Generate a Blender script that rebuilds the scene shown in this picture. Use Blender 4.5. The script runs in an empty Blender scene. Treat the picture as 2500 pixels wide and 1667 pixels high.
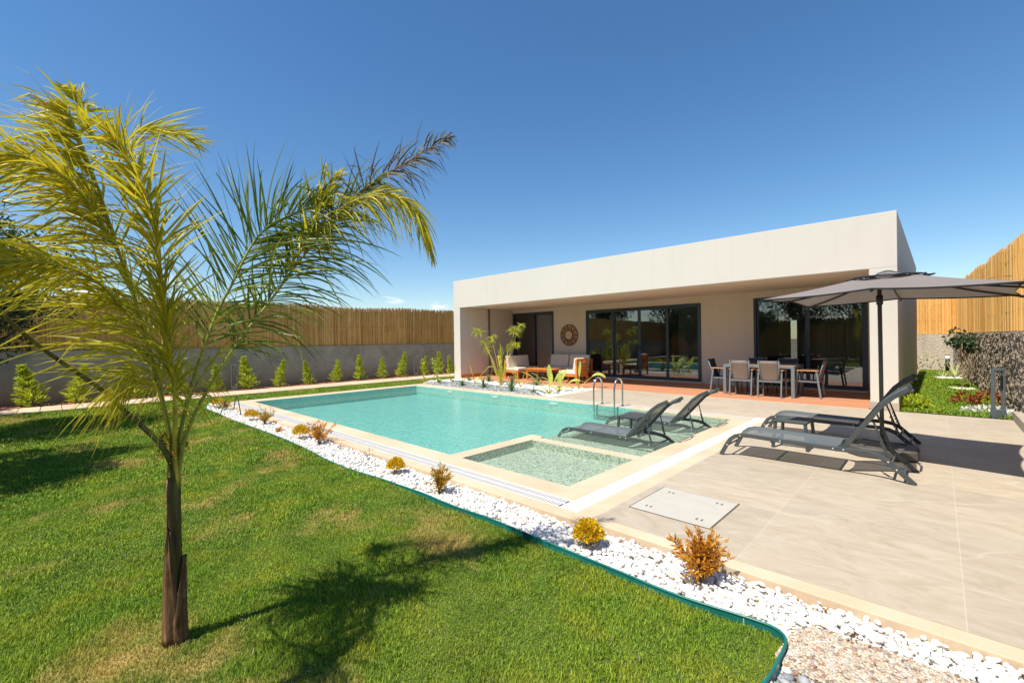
import bpy, math, random
import numpy as np
from mathutils import Vector, Matrix
random.seed(7); rng = np.random.default_rng(7)
R_ = math.radians
sc = bpy.context.scene
COL = sc.collection

# ------------------------------------------------------------------ camera
CF = 1083.73 / 2500 * 36.0
yaw, pit, rol = 0.765909, -0.0031577, -0.0142217
cF = Vector((-math.sin(yaw)*math.cos(pit), math.cos(yaw)*math.cos(pit), math.sin(pit)))
cR = Vector((math.cos(yaw), math.sin(yaw), 0)); cU = cR.cross(cF)
cR, cU = cR*math.cos(rol)+cU*math.sin(rol), -cR*math.sin(rol)+cU*math.cos(rol)
CAMZ = 1.62
cd = bpy.data.cameras.new('camera'); cam = bpy.data.objects.new('camera', cd); COL.objects.link(cam)
M = Matrix((cR, cU, -cF)).transposed().to_4x4(); M.translation = Vector((0, 0, CAMZ))
cam.matrix_world = M
cd.sensor_width = 36; cd.lens = CF; cd.clip_start = .05; cd.clip_end = 3000
sc.camera = cam

def PX(x, y, d):
    """point seen at photo pixel x,y (2500 wide) at forward distance d metres"""
    v = cF*d + cR*((x-1250)/1083.73*d) - cU*((y-833.5)/1083.73*d)
    return Vector((v.x, v.y, v.z+CAMZ))

# ------------------------------------------------------------------ world and sun
sun_dir = Vector((-0.055, -0.56, 1.0)).normalized()
w = bpy.data.worlds.new("World"); sc.world = w; w.use_nodes = True
nt = w.node_tree; nt.nodes.clear()
sky = nt.nodes.new('ShaderNodeTexSky'); sky.sky_type = 'NISHITA'; sky.sun_disc = False
sky.sun_elevation = math.asin(sun_dir.z)
sky.sun_rotation = math.atan2(sun_dir.x, sun_dir.y)
sky.air_density = 1.1; sky.dust_density = .1; sky.ozone_density = 3.6; sky.altitude = 0
hs = nt.nodes.new('ShaderNodeHueSaturation'); hs.inputs['Saturation'].default_value = 1.2
bg = nt.nodes.new('ShaderNodeBackground'); bg.inputs['Strength'].default_value = .104
wo = nt.nodes.new('ShaderNodeOutputWorld')
# small far clouds just above the horizon
tc = nt.nodes.new('ShaderNodeTexCoord')
sep = nt.nodes.new('ShaderNodeSeparateXYZ'); nt.links.new(tc.outputs['Generated'], sep.inputs[0])
mp = nt.nodes.new('ShaderNodeMapping'); mp.inputs['Scale'].default_value = (9, 9, 30)
mp.inputs['Location'].default_value = (3.1, 1.4, 0)
nt.links.new(tc.outputs['Generated'], mp.inputs[0])
cn = nt.nodes.new('ShaderNodeTexNoise'); cn.inputs['Scale'].default_value = 1.0; cn.inputs['Detail'].default_value = 6
nt.links.new(mp.outputs[0], cn.inputs['Vector'])
cr_ = nt.nodes.new('ShaderNodeMapRange'); cr_.inputs[1].default_value = .60; cr_.inputs[2].default_value = .68
nt.links.new(cn.outputs[0], cr_.inputs[0])
hz = nt.nodes.new('ShaderNodeMapRange'); hz.inputs[1].default_value = .13; hz.inputs[2].default_value = .08
nt.links.new(sep.outputs[2], hz.inputs[0])
mu = nt.nodes.new('ShaderNodeMath'); mu.operation = 'MULTIPLY'
nt.links.new(cr_.outputs[0], mu.inputs[0]); nt.links.new(hz.outputs[0], mu.inputs[1])
mix = nt.nodes.new('ShaderNodeMix'); mix.data_type = 'RGBA'
nt.links.new(mu.outputs[0], mix.inputs['Factor'])
nt.links.new(sky.outputs[0], hs.inputs['Color']); nt.links.new(hs.outputs[0], mix.inputs['A'])
mix.inputs['B'].default_value = (7.5, 7.8, 8.3, 1)
nt.links.new(mix.outputs['Result'], bg.inputs['Color']); nt.links.new(bg.outputs[0], wo.inputs['Surface'])

sl = bpy.data.lights.new('sun', 'SUN'); sl.energy = 4.6; sl.angle = R_(.55); sl.color = (1, .93, .82)
so = bpy.data.objects.new('sun', sl); COL.objects.link(so)
so.rotation_euler = sun_dir.to_track_quat('Z', 'Y').to_euler(); so.location = (-3, -20, 30)
sc.view_settings.view_transform = 'Standard'; sc.view_settings.look = 'None'
sc.view_settings.exposure = 0.5; sc.view_settings.gamma = 1
sc.view_settings.use_curve_mapping = False
sc.render.engine = 'CYCLES'
sc.cycles.max_bounces = 10; sc.cycles.transparent_max_bounces = 24
sc.cycles.sample_clamp_indirect = 6; sc.cycles.caustics_reflective = False; sc.cycles.caustics_refractive = False

# ------------------------------------------------------------------ materials
MATS = {}
class NT:
    def __init__(s, name):
        s.m = bpy.data.materials.new(name); s.m.use_nodes = True; s.t = s.m.node_tree
        s.b = s.t.nodes['Principled BSDF']; s.o = s.t.nodes['Material Output']; MATS[name] = s.m
    def n(s, typ, **k):
        nd = s.t.nodes.new(typ)
        for a, v in k.items():
            if a.startswith('i_'):
                nd.inputs[a[2:].replace('_', ' ')].default_value = v
            else: setattr(nd, a, v)
        return nd
    def l(s, a, b): s.t.links.new(a, b)
    def coord(s, scale=(1, 1, 1), rot=(0, 0, 0), loc=(0, 0, 0), world=False):
        c = s.n('ShaderNodeNewGeometry').outputs['Position'] if world else s.n('ShaderNodeTexCoord').outputs['Object']
        m = s.n('ShaderNodeMapping'); m.inputs['Scale'].default_value = scale; m.inputs['Rotation'].default_value = rot
        m.inputs['Location'].default_value = loc
        s.l(c, m.inputs[0]); return m.outputs[0]
    def noise(s, vec, scale, detail=4, rough=.55, dist=0):
        n = s.n('ShaderNodeTexNoise'); n.inputs['Scale'].default_value = scale; n.inputs['Detail'].default_value = detail
        n.inputs['Roughness'].default_value = rough; n.inputs['Distortion'].default_value = dist
        s.l(vec, n.inputs['Vector']); return n.outputs[0]
    def ramp(s, fac, stops):
        r = s.n('ShaderNodeValToRGB'); e = r.color_ramp.elements
        while len(e) > 2: e.remove(e[-1])
        for i, (p, c) in enumerate(stops):
            if i < 2: el = e[i]; el.position = p
            else: el = e.new(p)
            el.color = (*c, 1)
        s.l(fac, r.inputs[0]); return r.outputs[0]
    def mix(s, fac, a, b, mode='MIX'):
        m = s.n('ShaderNodeMix', data_type='RGBA', blend_type=mode)
        for key, v in (('Factor', fac), ('A', a), ('B', b)):
            if hasattr(v, 'links'): s.l(v, m.inputs[key])
            elif key == 'Factor': m.inputs[key].default_value = v
            else: m.inputs[key].default_value = (*v, 1) if len(v) == 3 else v
        return m.outputs['Result']
    def mr(s, v, a, b, c=0, d=1):
        m = s.n('ShaderNodeMapRange'); s.l(v, m.inputs[0])
        for i, x in zip((1, 2, 3, 4), (a, b, c, d)): m.inputs[i].default_value = x
        return m.outputs[0]
    def math(s, op, a, b=0.0):
        m = s.n('ShaderNodeMath', operation=op)
        for i, v in enumerate((a, b)):
            if hasattr(v, 'links'): s.l(v, m.inputs[i])
            else: m.inputs[i].default_value = v
        return m.outputs[0]
    def bump(s, h, strength=.3, dist=.01):
        b = s.n('ShaderNodeBump'); b.inputs['Strength'].default_value = strength; b.inputs['Distance'].default_value = dist
        s.l(h, b.inputs['Height']); s.l(b.outputs[0], s.b.inputs['Normal']); return b.outputs[0]
    def col(s, c):
        if hasattr(c, 'links'): s.l(c, s.b.inputs['Base Color'])
        else: s.b.inputs['Base Color'].default_value = (*c, 1)
        return s
    def rough(s, r, spec=.5, metal=0):
        s.b.inputs['Roughness'].default_value = r; s.b.inputs['Specular IOR Level'].default_value = spec
        s.b.inputs['Metallic'].default_value = metal; return s

def mat_simple(name, c, rough=.6, spec=.5, metal=0, var=.12, scale=6, bump=0, bscale=60):
    t = NT(name); v = t.coord(world=True)
    n = t.noise(v, scale, 5)
    lo = tuple(x*(1-var) for x in c); hi = tuple(min(1, x*(1+var)) for x in c)
    t.col(t.ramp(n, [(.3, lo), (.7, hi)])); t.rough(rough, spec, metal)
    if bump: t.bump(t.noise(v, bscale, 3), bump, .004)
    return t.m

def mat_plaster(name, c):
    t = NT(name); v = t.coord(world=True)
    big = t.noise(v, .7, 5, .6); fine = t.noise(v, 220, 3)
    streak = t.noise(t.coord((5, 5, .5), world=True), 1, 4)
    k = t.mix(big, tuple(x*.94 for x in c), tuple(min(1, x*1.04) for x in c))
    k = t.mix(t.mr(streak, .5, .8, 0, .22), k, tuple(x*.8 for x in c))
    t.col(k).rough(.9, .2); t.bump(fine, .25, .003); return t.m
mat_plaster('facade', (.67, .62, .54))
mat_plaster('inner_wall', (.66, .59, .48))
mat_simple('plinth', (.42, .36, .28), .7, var=.15)

def m_tiles():
    t = NT('tiles')
    v = t.coord(loc=(-.10, -4.02, 0), world=True)
    br = t.n('ShaderNodeTexBrick'); br.offset = 0; br.squash = 1
    for k, x in (('Scale', 1), ('Mortar Size', .0035), ('Mortar Smooth', .1), ('Bias', 0), ('Brick Width', 1.18), ('Row Height', .625)):
        br.inputs[k].default_value = x
    br.inputs['Color1'].default_value = (.0, 0, 0, 1); br.inputs['Color2'].default_value = (1, 1, 1, 1); br.inputs['Mortar'].default_value = (.5, .5, .5, 1)
    t.l(v, br.inputs['Vector'])
    a = t.noise(t.coord((1.2, 2.4, 1), (0, 0, R_(24)), world=True), 1.5, 9, .66, 2.2)
    b = t.noise(t.coord((3, 9, 1), (0, 0, R_(20)), world=True), 1.7, 8, .68, 2.0)
    base = t.ramp(a, [(.28, (.39, .325, .235)), (.5, (.475, .405, .305)), (.72, (.53, .465, .365))])
    base = t.mix(t.mr(b, .5, .75, 0, .4), base, (.38, .32, .25))
    vn = t.n('ShaderNodeTexWave', wave_type='BANDS'); vn.inputs['Scale'].default_value = .42; vn.inputs['Distortion'].default_value = 9
    vn.inputs['Detail'].default_value = 3.5; vn.inputs['Detail Scale'].default_value = .9
    t.l(t.coord((1, 1.7, 1), (0, 0, R_(38)), world=True), vn.inputs['Vector'])
    vein = t.mr(vn.outputs['Fac'], .992, 1.0)
    vm = t.noise(t.coord(world=True), .8, 2)
    base = t.mix(t.math('MULTIPLY', vein, t.mr(vm, .45, .62, 0, .4)), base, (.66, .6, .5))
    tint = t.mix(br.outputs['Color'], (.94, .94, .95), (1.04, 1.03, 1.02))
    base = t.mix(1, base, tint, 'MULTIPLY')
    base = t.mix(t.math('MULTIPLY', br.outputs['Fac'], .42), base, (.62, .56, .46))
    t.col(base).rough(.55, .4)
    h = t.math('SUBTRACT', t.math('MULTIPLY', b, .3), br.outputs['Fac'])
    t.bump(h, .25, .003)
m_tiles()

def m_coping():
    t = NT('coping'); v = t.coord(world=True)
    a = t.noise(v, 1.1, 5, .6, .6); f = t.noise(v, 40, 4)
    c = t.ramp(a, [(.25, (.55, .40, .26)), (.5, (.62, .485, .335)), (.75, (.67, .555, .41))])
    st = t.noise(v, 3.3, 3, .6, 1.5)
    c = t.mix(t.mr(st, .66, .76, 0, .45), c, (.58, .36, .16))
    sx = t.n('ShaderNodeSeparateXYZ'); t.l(v, sx.inputs[0])
    def joint(o, step):
        fr = t.math('FRACT', t.math('DIVIDE', o, step)); return t.math('LESS_THAN', fr, .004/step)
    j = t.math('MAXIMUM', joint(sx.outputs[0], 1.2), joint(sx.outputs[1], 1.2))
    c = t.mix(t.math('MULTIPLY', j, .45), c, (.5, .38, .25))
    c = t.mix(t.mr(f, .4, .8, 0, .12), c, (.55, .4, .27))
    t.col(c).rough(.75, .3); t.bump(f, .15, .002)
m_coping()

def m_deck():
    t = NT('deck'); v = t.coord(world=True)
    g = t.noise(t.coord((.5, 30, 1), world=True), 2, 6)
    sx = t.n('ShaderNodeSeparateXYZ'); t.l(v, sx.inputs[0])
    fr = t.math('FRACT', t.math('DIVIDE', sx.outputs[1], .14))
    gap = t.math('LESS_THAN', fr, .05)
    pl = t.n('ShaderNodeTexWhiteNoise', noise_dimensions='1D'); t.l(t.math('FLOOR', t.math('DIVIDE', sx.outputs[1], .14)), pl.inputs['W'])
    c = t.ramp(g, [(.3, (.44, .19, .095)), (.7, (.60, .29, .16))])
    c = t.mix(t.math('MULTIPLY', pl.outputs[0], .3), c, (.70, .33, .18))
    c = t.mix(gap, c, (.07, .03, .015))
    t.col(c).rough(.6, .3)
    t.bump(t.math('SUBTRACT', g, t.math('MULTIPLY', gap, 2)), .4, .004)
m_deck()

def m_pool():
    t = NT('pool_tile'); v = t.coord(world=True)
    vo = t.n('ShaderNodeTexVoronoi', feature='F1', distance='CHEBYCHEV'); vo.inputs['Scale'].default_value = 34; vo.inputs['Randomness'].default_value = .25; t.l(v, vo.inputs['Vector'])
    wn = t.n('ShaderNodeTexWhiteNoise', noise_dimensions='3D'); t.l(vo.outputs['Position'], wn.inputs['Vector'])
    c = t.ramp(wn.outputs[0], [(0, (.13, .40, .36)), (.3, (.21, .55, .49)), (.8, (.29, .62, .56)), (1, (.40, .74, .70))])
    # broad, soft tone variation across the tiles
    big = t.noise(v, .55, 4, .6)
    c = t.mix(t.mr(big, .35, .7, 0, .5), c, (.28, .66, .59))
    t.col(c).rough(.4, .4)
m_pool()

def m_mosaic():
    t = NT('pebble_mosaic'); v = t.coord(world=True)
    vo = t.n('ShaderNodeTexVoronoi', feature='F1'); vo.inputs['Scale'].default_value = 48; t.l(v, vo.inputs['Vector'])
    e = t.n('ShaderNodeTexVoronoi', feature='DISTANCE_TO_EDGE'); e.inputs['Scale'].default_value = 48; t.l(v, e.inputs['Vector'])
    wn = t.n('ShaderNodeTexWhiteNoise', noise_dimensions='3D'); t.l(vo.outputs['Position'], wn.inputs['Vector'])
    c = t.ramp(wn.outputs[0], [(0, (.09, .13, .10)), (.16, (.22, .30, .23)), (.42, (.50, .58, .46)), (.75, (.66, .72, .60)), (1, (.42, .50, .40))])
    c = t.mix(t.mr(e.outputs['Distance'], 0, .12, .75, 0), c, (.30, .37, .29))
    t.col(c).rough(.5, .4); t.bump(e.outputs['Distance'], .4, .004)
m_mosaic()

def m_water(name, tint, deep, bumps=.8):
    t = NT(name); t.t.nodes.remove(t.b)
    v = t.coord(world=True)
    n1 = t.noise(t.coord((1, 1, 1), (0, 0, .5), world=True), 5, 5, .6, .8)
    n2 = t.noise(v, 26, 3, .6, .3)
    h = t.math('ADD', n1, t.math('MULTIPLY', n2, .35))
    bp = t.n('ShaderNodeBump'); bp.inputs['Strength'].default_value = bumps; bp.inputs['Distance'].default_value = .035
    t.l(h, bp.inputs['Height'])
    fr = t.n('ShaderNodeFresnel'); fr.inputs['IOR'].default_value = 1.33; t.l(bp.outputs[0], fr.inputs['Normal'])
    gl = t.n('ShaderNodeBsdfGlossy'); gl.inputs['Roughness'].default_value = .035; t.l(bp.outputs[0], gl.inputs['Normal'])
    tr = t.n('ShaderNodeBsdfTransparent')
    rip = t.mr(n2, .3, .7, .9, 1.0)
    cc = t.n('ShaderNodeCombineColor')
    for i, x in enumerate(tint): t.l(t.math('MULTIPLY', rip, x), cc.inputs[i])
    t.l(cc.outputs[0], tr.inputs['Color'])
    mx = t.n('ShaderNodeMixShader'); t.l(t.mr(fr.outputs[0], 0, 1, 0, .8), mx.inputs[0]); t.l(tr.outputs[0], mx.inputs[1]); t.l(gl.outputs[0], mx.inputs[2])
    # the body of the water scatters a little of the light back
    df = t.n('ShaderNodeBsdfDiffuse'); df.inputs['Color'].default_value = (*deep, 1); t.l(bp.outputs[0], df.inputs['Normal'])
    m2 = t.n('ShaderNodeMixShader'); m2.inputs[0].default_value = .07; t.l(mx.outputs[0], m2.inputs[1]); t.l(df.outputs[0], m2.inputs[2])
    t.l(m2.outputs[0], t.o.inputs['Surface'])
m_water('water', (.88, 1, .985), (.25, .68, .64))
m_water('water_shallow', (.95, 1, .97), (.5, .68, .58), .3)

def m_glass():
    t = NT('glass'); t.t.nodes.remove(t.b)
    fr = t.n('ShaderNodeFresnel'); fr.inputs['IOR'].default_value = 1.52
    gl = t.n('ShaderNodeBsdfGlossy'); gl.inputs['Roughness'].default_value = .0; gl.inputs['Color'].default_value = (.95, .97, 1, 1)
    tr = t.n('ShaderNodeBsdfTransparent'); tr.inputs['Color'].default_value = (.62, .66, .66, 1)
    mx = t.n('ShaderNodeMixShader'); t.l(t.mr(fr.outputs[0], 0, 1, .10, 1), mx.inputs[0]); t.l(tr.outputs[0], mx.inputs[1]); t.l(gl.outputs[0], mx.inputs[2])
    t.l(mx.outputs[0], t.o.inputs['Surface'])
m_glass()

def m_leaf(name, lo, hi, trans=.35, scale=3, rough=.5, attr=True, tcol=None):
    t = NT(name)
    a = t.n('ShaderNodeAttribute', attribute_name='tint')
    f = a.outputs['Fac'] if attr else t.noise(t.coord(world=True), scale, 3)
    if attr:
        f = t.math('ADD', t.math('MULTIPLY', f, .7), t.math('MULTIPLY', t.noise(t.coord(world=True), scale, 3), .3))
    c = t.mix(f, lo, hi); t.col(c).rough(rough, .35)
    ts = t.n('ShaderNodeBsdfTranslucent')
    t.l(t.mix(.5, c, tcol or hi), ts.inputs['Color'])
    mx = t.n('ShaderNodeMixShader'); mx.inputs[0].default_value = trans
    t.l(t.b.outputs[0], mx.inputs[1]); t.l(ts.outputs[0], mx.inputs[2]); t.l(mx.outputs[0], t.o.inputs['Surface'])
    return t.m
m_leaf('palm_yellow', (.13, .19, .012), (.95, .78, .045), .38, 9, .42)
m_leaf('palm_green', (.025, .075, .015), (.36, .42, .05), .3, 5, .38)
m_leaf('palm_dry', (.06, .07, .045), (.34, .29, .18), .15, 5, .6)
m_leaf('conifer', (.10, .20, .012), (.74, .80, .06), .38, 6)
m_leaf('golden', (.46, .30, .01), (.92, .66, .03), .35, 30)
m_leaf('nandina', (.34, .09, .02), (.90, .50, .04), .35, 12)
m_leaf('nandina_green', (.20, .15, .02), (.75, .48, .04), .35, 12)
m_leaf('paddle', (.16, .30, .04), (.66, .72, .16), .4, 4, .35)
m_leaf('agave', (.03, .09, .03), (.20, .30, .08), .15, 4)
m_leaf('papyrus', (.14, .22, .02), (.66, .66, .08), .4, 8)
m_leaf('tree_leaf', (.02, .045, .012), (.10, .13, .04), .2, 3)
m_leaf('tree_leaf_dark', (.012, .04, .012), (.07, .12, .03), .2, 3)
m_leaf('red_leaf', (.20, .03, .012), (.45, .16, .05), .25, 9)
m_leaf('variegated', (.25, .33, .10), (.75, .74, .38), .25, 9)
m_leaf('white_flower', (.7, .7, .6), (.85, .85, .8), .2, 9)

def m_grass(name, patches):
    t = NT(name); v = t.coord(world=True)
    a = t.n('ShaderNodeAttribute', attribute_name='tint')
    n1 = t.noise(v, .75, 6, .62, 0); n2 = t.noise(t.coord(loc=(4.3, 2.2, 0), world=True), 2.6, 4, .6)
    c = t.mix(a.outputs['Fac'], (.055, .15, .010), (.37, .56, .05))
    c = t.mix(t.mr(n2, .44, .66, 0, .6), c, t.mix(a.outputs['Fac'], (.28, .32, .02), (.55, .56, .06)))
    if patches:
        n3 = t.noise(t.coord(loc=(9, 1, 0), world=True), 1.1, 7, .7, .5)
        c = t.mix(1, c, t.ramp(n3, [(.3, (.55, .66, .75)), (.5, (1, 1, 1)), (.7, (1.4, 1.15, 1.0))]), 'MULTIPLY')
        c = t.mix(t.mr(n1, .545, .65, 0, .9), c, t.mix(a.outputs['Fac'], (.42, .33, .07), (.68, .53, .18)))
    t.col(c).rough(.55, .3)
    ts = t.n('ShaderNodeBsdfTranslucent'); t.l(c, ts.inputs['Color'])
    mx = t.n('ShaderNodeMixShader'); mx.inputs[0].default_value = .3
    t.l(t.b.outputs[0], mx.inputs[1]); t.l(ts.outputs[0], mx.inputs[2]); t.l(mx.outputs[0], t.o.inputs['Surface'])
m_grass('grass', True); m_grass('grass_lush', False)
def m_soil():
    t = NT('lawn_soil'); v = t.coord(world=True)
    n1 = t.noise(v, .75, 6, .62, 0); f = t.noise(v, 60, 4)
    c = t.mix(f, (.07, .10, .015), (.16, .20, .04))
    c = t.mix(t.mr(n1, .56, .68), c, t.mix(f, (.36, .24, .08), (.60, .44, .20)))
    t.col(c).rough(.95, .1); t.bump(f, .6, .02)
m_soil()

def m_pebble(name, stops, rough=.6):
    t = NT(name); a = t.n('ShaderNodeAttribute', attribute_name='tint')
    n = t.noise(t.coord(world=True), 60, 3)
    c = t.ramp(a.outputs['Fac'], stops)
    c = t.mix(t.mr(n, .5, .8, 0, .2), c, (.55, .42, .30))
    t.col(c).rough(rough, .4)
m_pebble('white_pebble', [(0, (.62, .50, .38)), (.06, (.74, .68, .60)), (.25, (.82, .79, .74)), (1, (.90, .88, .85))])
m_pebble('grey_pebble', [(0, (.10, .11, .12)), (.4, (.26, .28, .29)), (.8, (.45, .46, .46)), (1, (.75, .74, .70))])
m_pebble('slate_pebble', [(0, (.20, .22, .24)), (.6, (.34, .36, .38)), (1, (.50, .52, .53))])
m_pebble('mulch_chip', [(0, (.15, .04, .02)), (.5, (.34, .10, .045)), (1, (.50, .20, .10))], .9)
mat_simple('pebble_bed', (.70, .62, .52), .9, var=.3, scale=40)
mat_simple('dark_bed', (.25, .24, .22), .9, var=.4, scale=40)
mat_simple('earth', (.22, .17, .11), .95, var=.3, scale=1.5)

def m_aggregate():
    t = NT('aggregate'); v = t.coord((1, 1.6, 1), (0, 0, .2), world=True)
    vo = t.n('ShaderNodeTexVoronoi', feature='F1'); vo.inputs['Scale'].default_value = 46; t.l(v, vo.inputs['Vector'])
    e = t.n('ShaderNodeTexVoronoi', feature='DISTANCE_TO_EDGE'); e.inputs['Scale'].default_value = 46; t.l(v, e.inputs['Vector'])
    wn = t.n('ShaderNodeTexWhiteNoise', noise_dimensions='3D'); t.l(vo.outputs['Position'], wn.inputs['Vector'])
    c = t.ramp(wn.outputs[0], [(0, (.14, .11, .08)), (.14, (.50, .28, .14)), (.24, (.66, .55, .42)), (.5, (.72, .64, .52)), (.75, (.80, .76, .70)), (.9, (.40, .20, .12)), (1, (.33, .29, .22))])
    c = t.mix(t.mr(e.outputs['Distance'], .01, .09, .8, 0), c, (.66, .58, .46))
    t.col(c).rough(.7, .4); t.bump(t.mr(e.outputs['Distance'], 0, .3), .8, .006)
m_aggregate()

def m_reed(name, lo, mid, hi):
    t = NT(name); a = t.n('ShaderNodeAttribute', attribute_name='tint')
    n = t.noise(t.coord((70, 70, 3), world=True), 1, 4)
    big = t.noise(t.coord((1.2, 1.2, .8), world=True), 1, 3)
    n2 = t.noise(t.coord((22, 22, 2.6), world=True), 1, 8, .75)
    f = t.math('ADD', t.math('ADD', t.math('MULTIPLY', a.outputs['Fac'], .45), t.math('MULTIPLY', n, .2)), t.math('MULTIPLY', t.mr(n2, .25, .75), .35))
    f = t.math('MULTIPLY', f, t.mr(big, .3, .7, .9, 1.08))
    t.col(t.ramp(f, [(.12, lo), (.45, mid), (.8, hi)])).rough(.7, .25)
m_reed('reed_brown', (.20, .08, .02), (.70, .36, .10), (.95, .66, .28))
m_reed('reed_gold', (.42, .18, .04), (.90, .50, .14), (.95, .68, .28))

def m_rough_wall(name, c1, c2, sc_, b, d):
    t = NT(name); v = t.coord(world=True)
    n = t.noise(v, sc_, 8, .65, .3); n2 = t.noise(v, .8, 4); n3 = t.noise(t.coord((4, 4, .7), world=True), 1.2, 4)
    c = t.mix(t.mr(n, .3, .7), c1, c2)
    c = t.mix(t.mr(n3, .45, .75, 0, .45), c, tuple(x*.45 for x in c1))
    t.col(c).rough(.95, .15); t.bump(n, b, d)
m_rough_wall('rough_wall', (.33, .25, .175), (.66, .55, .42), 22, 1, .07)
m_rough_wall('rough_wall_far', (.50, .42, .33), (.70, .62, .50), 14, 1, .04)
def m_cement():
    t = NT('cement'); v = t.coord(world=True)
    a = t.noise(v, 1.3, 6, .65, .7); b = t.noise(t.coord((1, 1, 4), world=True), 1.6, 5)
    c = t.ramp(a, [(.28, (.28, .245, .195)), (.55, (.41, .36, .295)), (.75, (.50, .45, .38))])
    c = t.mix(t.mr(b, .55, .8, 0, .4), c, (.33, .33, .32))
    sx = t.n('ShaderNodeSeparateXYZ'); t.l(v, sx.inputs[0])
    dirt = t.math('MULTIPLY', t.mr(sx.outputs[2], .55, -.05), t.mr(a, .35, .65, .3, .9))
    c = t.mix(dirt, c, (.20, .15, .11))
    t.col(c).rough(.9, .2); t.bump(a, .3, .01)
m_cement()

mat_simple('alu_dark', (.035, .055, .075), .42, .5, var=.08)
mat_simple('lounger_frame', (.062, .074, .076), .45, .5, var=.1)
mat_simple('chair_frame', (.17, .20, .215), .45, .5, var=.06)
mat_simple('chair_dark', (.05, .06, .07), .5, var=.06)
mat_simple('textilene_taupe', (.22, .175, .14), .8, var=.08, bump=.3, bscale=600)
mat_simple('textilene_dark', (.035, .045, .06), .8, var=.08, bump=.3, bscale=600)
mat_simple('teak', (.60, .215, .04), .5, .4, var=.25, scale=9)
mat_simple('teak_top', (.62, .32, .14), .5, .4, var=.25, scale=14)
mat_simple('cushion', (.74, .66, .53), .95, .1, var=.05, bump=.4, bscale=90)
mat_simple('white_plastic', (.72, .70, .65), .45, .5, var=.03)
mat_simple('white_lid', (.50, .475, .41), .6, .4, var=.04)
mat_simple('slot_dark', (.10, .08, .06), .9, var=.1)
mat_simple('green_plastic', (.012, .17, .15), .35, .5, var=.15)
mat_simple('black_rubber', (.015, .015, .015), .5, var=.1)
mat_simple('dark_metal', (.05, .065, .07), .5, var=.1)
mat_simple('lantern_metal', (.12, .145, .16), .45, var=.08)
mat_simple('lamp_white', (.85, .85, .85), .4, var=.02)
mat_simple('base_plastic', (.09, .085, .075), .6, var=.15, bump=.2)
mat_simple('pole_metal', (.095, .095, .09), .4, .5, var=.06)
mat_simple('pipe_grey', (.13, .12, .115), .6)
mat_simple('room_wall', (.62, .60, .56), .9, var=.05)
mat_simple('room_floor', (.42, .36, .28), .5, var=.1)
mat_simple('room_dark', (.05, .05, .05), .9)
mat_simple('blind_grey', (.13, .14, .19), .8, var=.03)
mat_simple('curtain', (.62, .60, .55), .9, var=.05)
mat_simple('ac_white', (.75, .74, .72), .5)
mat_simple('bark', (.20, .14, .09), .9, var=.35, scale=14, bump=.8, bscale=40)
mat_simple('young_bark', (.45, .30, .17), .9, var=.25, scale=14)
mat_simple('stem_green', (.34, .36, .05), .5, var=.25, scale=12)
mat_simple('stem_yellow', (.58, .48, .06), .5, var=.25, scale=12)
mat_simple('rope', (.40, .25, .12), .9, var=.35, scale=40, bump=.8, bscale=120)
mat_simple('rope_dark', (.14, .08, .04), .9, var=.35, scale=40)
mat_simple('rope_pale', (.60, .46, .30), .9, var=.25, scale=40)
mat_simple('roof_tile', (.40, .15, .09), .9, var=.3)
t = NT('steel'); t.col((.62, .60, .56)).rough(.2, .5, 1)
def m_sling(name, c, tr):
    t = NT(name); t.col(c).rough(.7, .3)
    n = t.noise(t.coord(world=True), 900, 2); t.bump(n, .3, .001)
    tp = t.n('ShaderNodeBsdfTransparent'); mx = t.n('ShaderNodeMixShader'); mx.inputs[0].default_value = tr
    t.l(t.b.outputs[0], mx.inputs[1]); t.l(tp.outputs[0], mx.inputs[2]); t.l(mx.outputs[0], t.o.inputs['Surface'])
m_sling('sling', (.13, .155, .165), .16)
def m_canopy():
    t = NT('canopy_cloth'); v = t.coord(world=True)
    n = t.noise(v, 500, 2); b = t.noise(v, 2, 3)
    c = t.mix(b, (.30, .268, .258), (.36, .325, .31)); t.col(c).rough(.85, .2); t.bump(n, .2, .001)
    ts = t.n('ShaderNodeBsdfTranslucent'); ts.inputs['Color'].default_value = (.16, .125, .10, 1)
    mx = t.n('ShaderNodeMixShader'); mx.inputs[0].default_value = .35
    t.l(t.b.outputs[0], mx.inputs[1]); t.l(ts.outputs[0], mx.inputs[2]); t.l(mx.outputs[0], t.o.inputs['Surface'])
m_canopy()
def m_trunk():
    t = NT('palm_trunk'); v = t.coord((1, 1, .16), world=True)
    a = t.noise(v, 30, 6, .65, .8); b = t.noise(t.coord(world=True), 9, 4)
    sx = t.n('ShaderNodeSeparateXYZ'); t.l(t.coord(world=True), sx.inputs[0])
    c = t.ramp(a, [(.25, (.045, .022, .010)), (.5, (.20, .11, .055)), (.75, (.42, .27, .16))])
    c = t.mix(t.mr(b, .55, .75, 0, .5), c, (.10, .05, .02))
    t.col(c).rough(.85, .2); t.bump(a, .9, .012)
m_trunk()
def m_shaft():
    t = NT('crown_shaft'); v = t.coord((1, 1, .1), world=True)
    a = t.noise(v, 26, 5, .6, .6)
    t.col(t.ramp(a, [(.3, (.045, .03, .015)), (.5, (.13, .11, .03)), (.75, (.22, .24, .06))])).rough(.5, .4); t.bump(a, .5, .006)
m_shaft()
def m_fibre():
    t = NT('palm_fibre'); a = t.noise(t.coord(world=True), 40, 5)
    t.col(t.ramp(a, [(.3, (.16, .06, .01)), (.7, (.55, .28, .05))])).rough(.9, .1); t.bump(a, .8, .01)
m_fibre()

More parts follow.
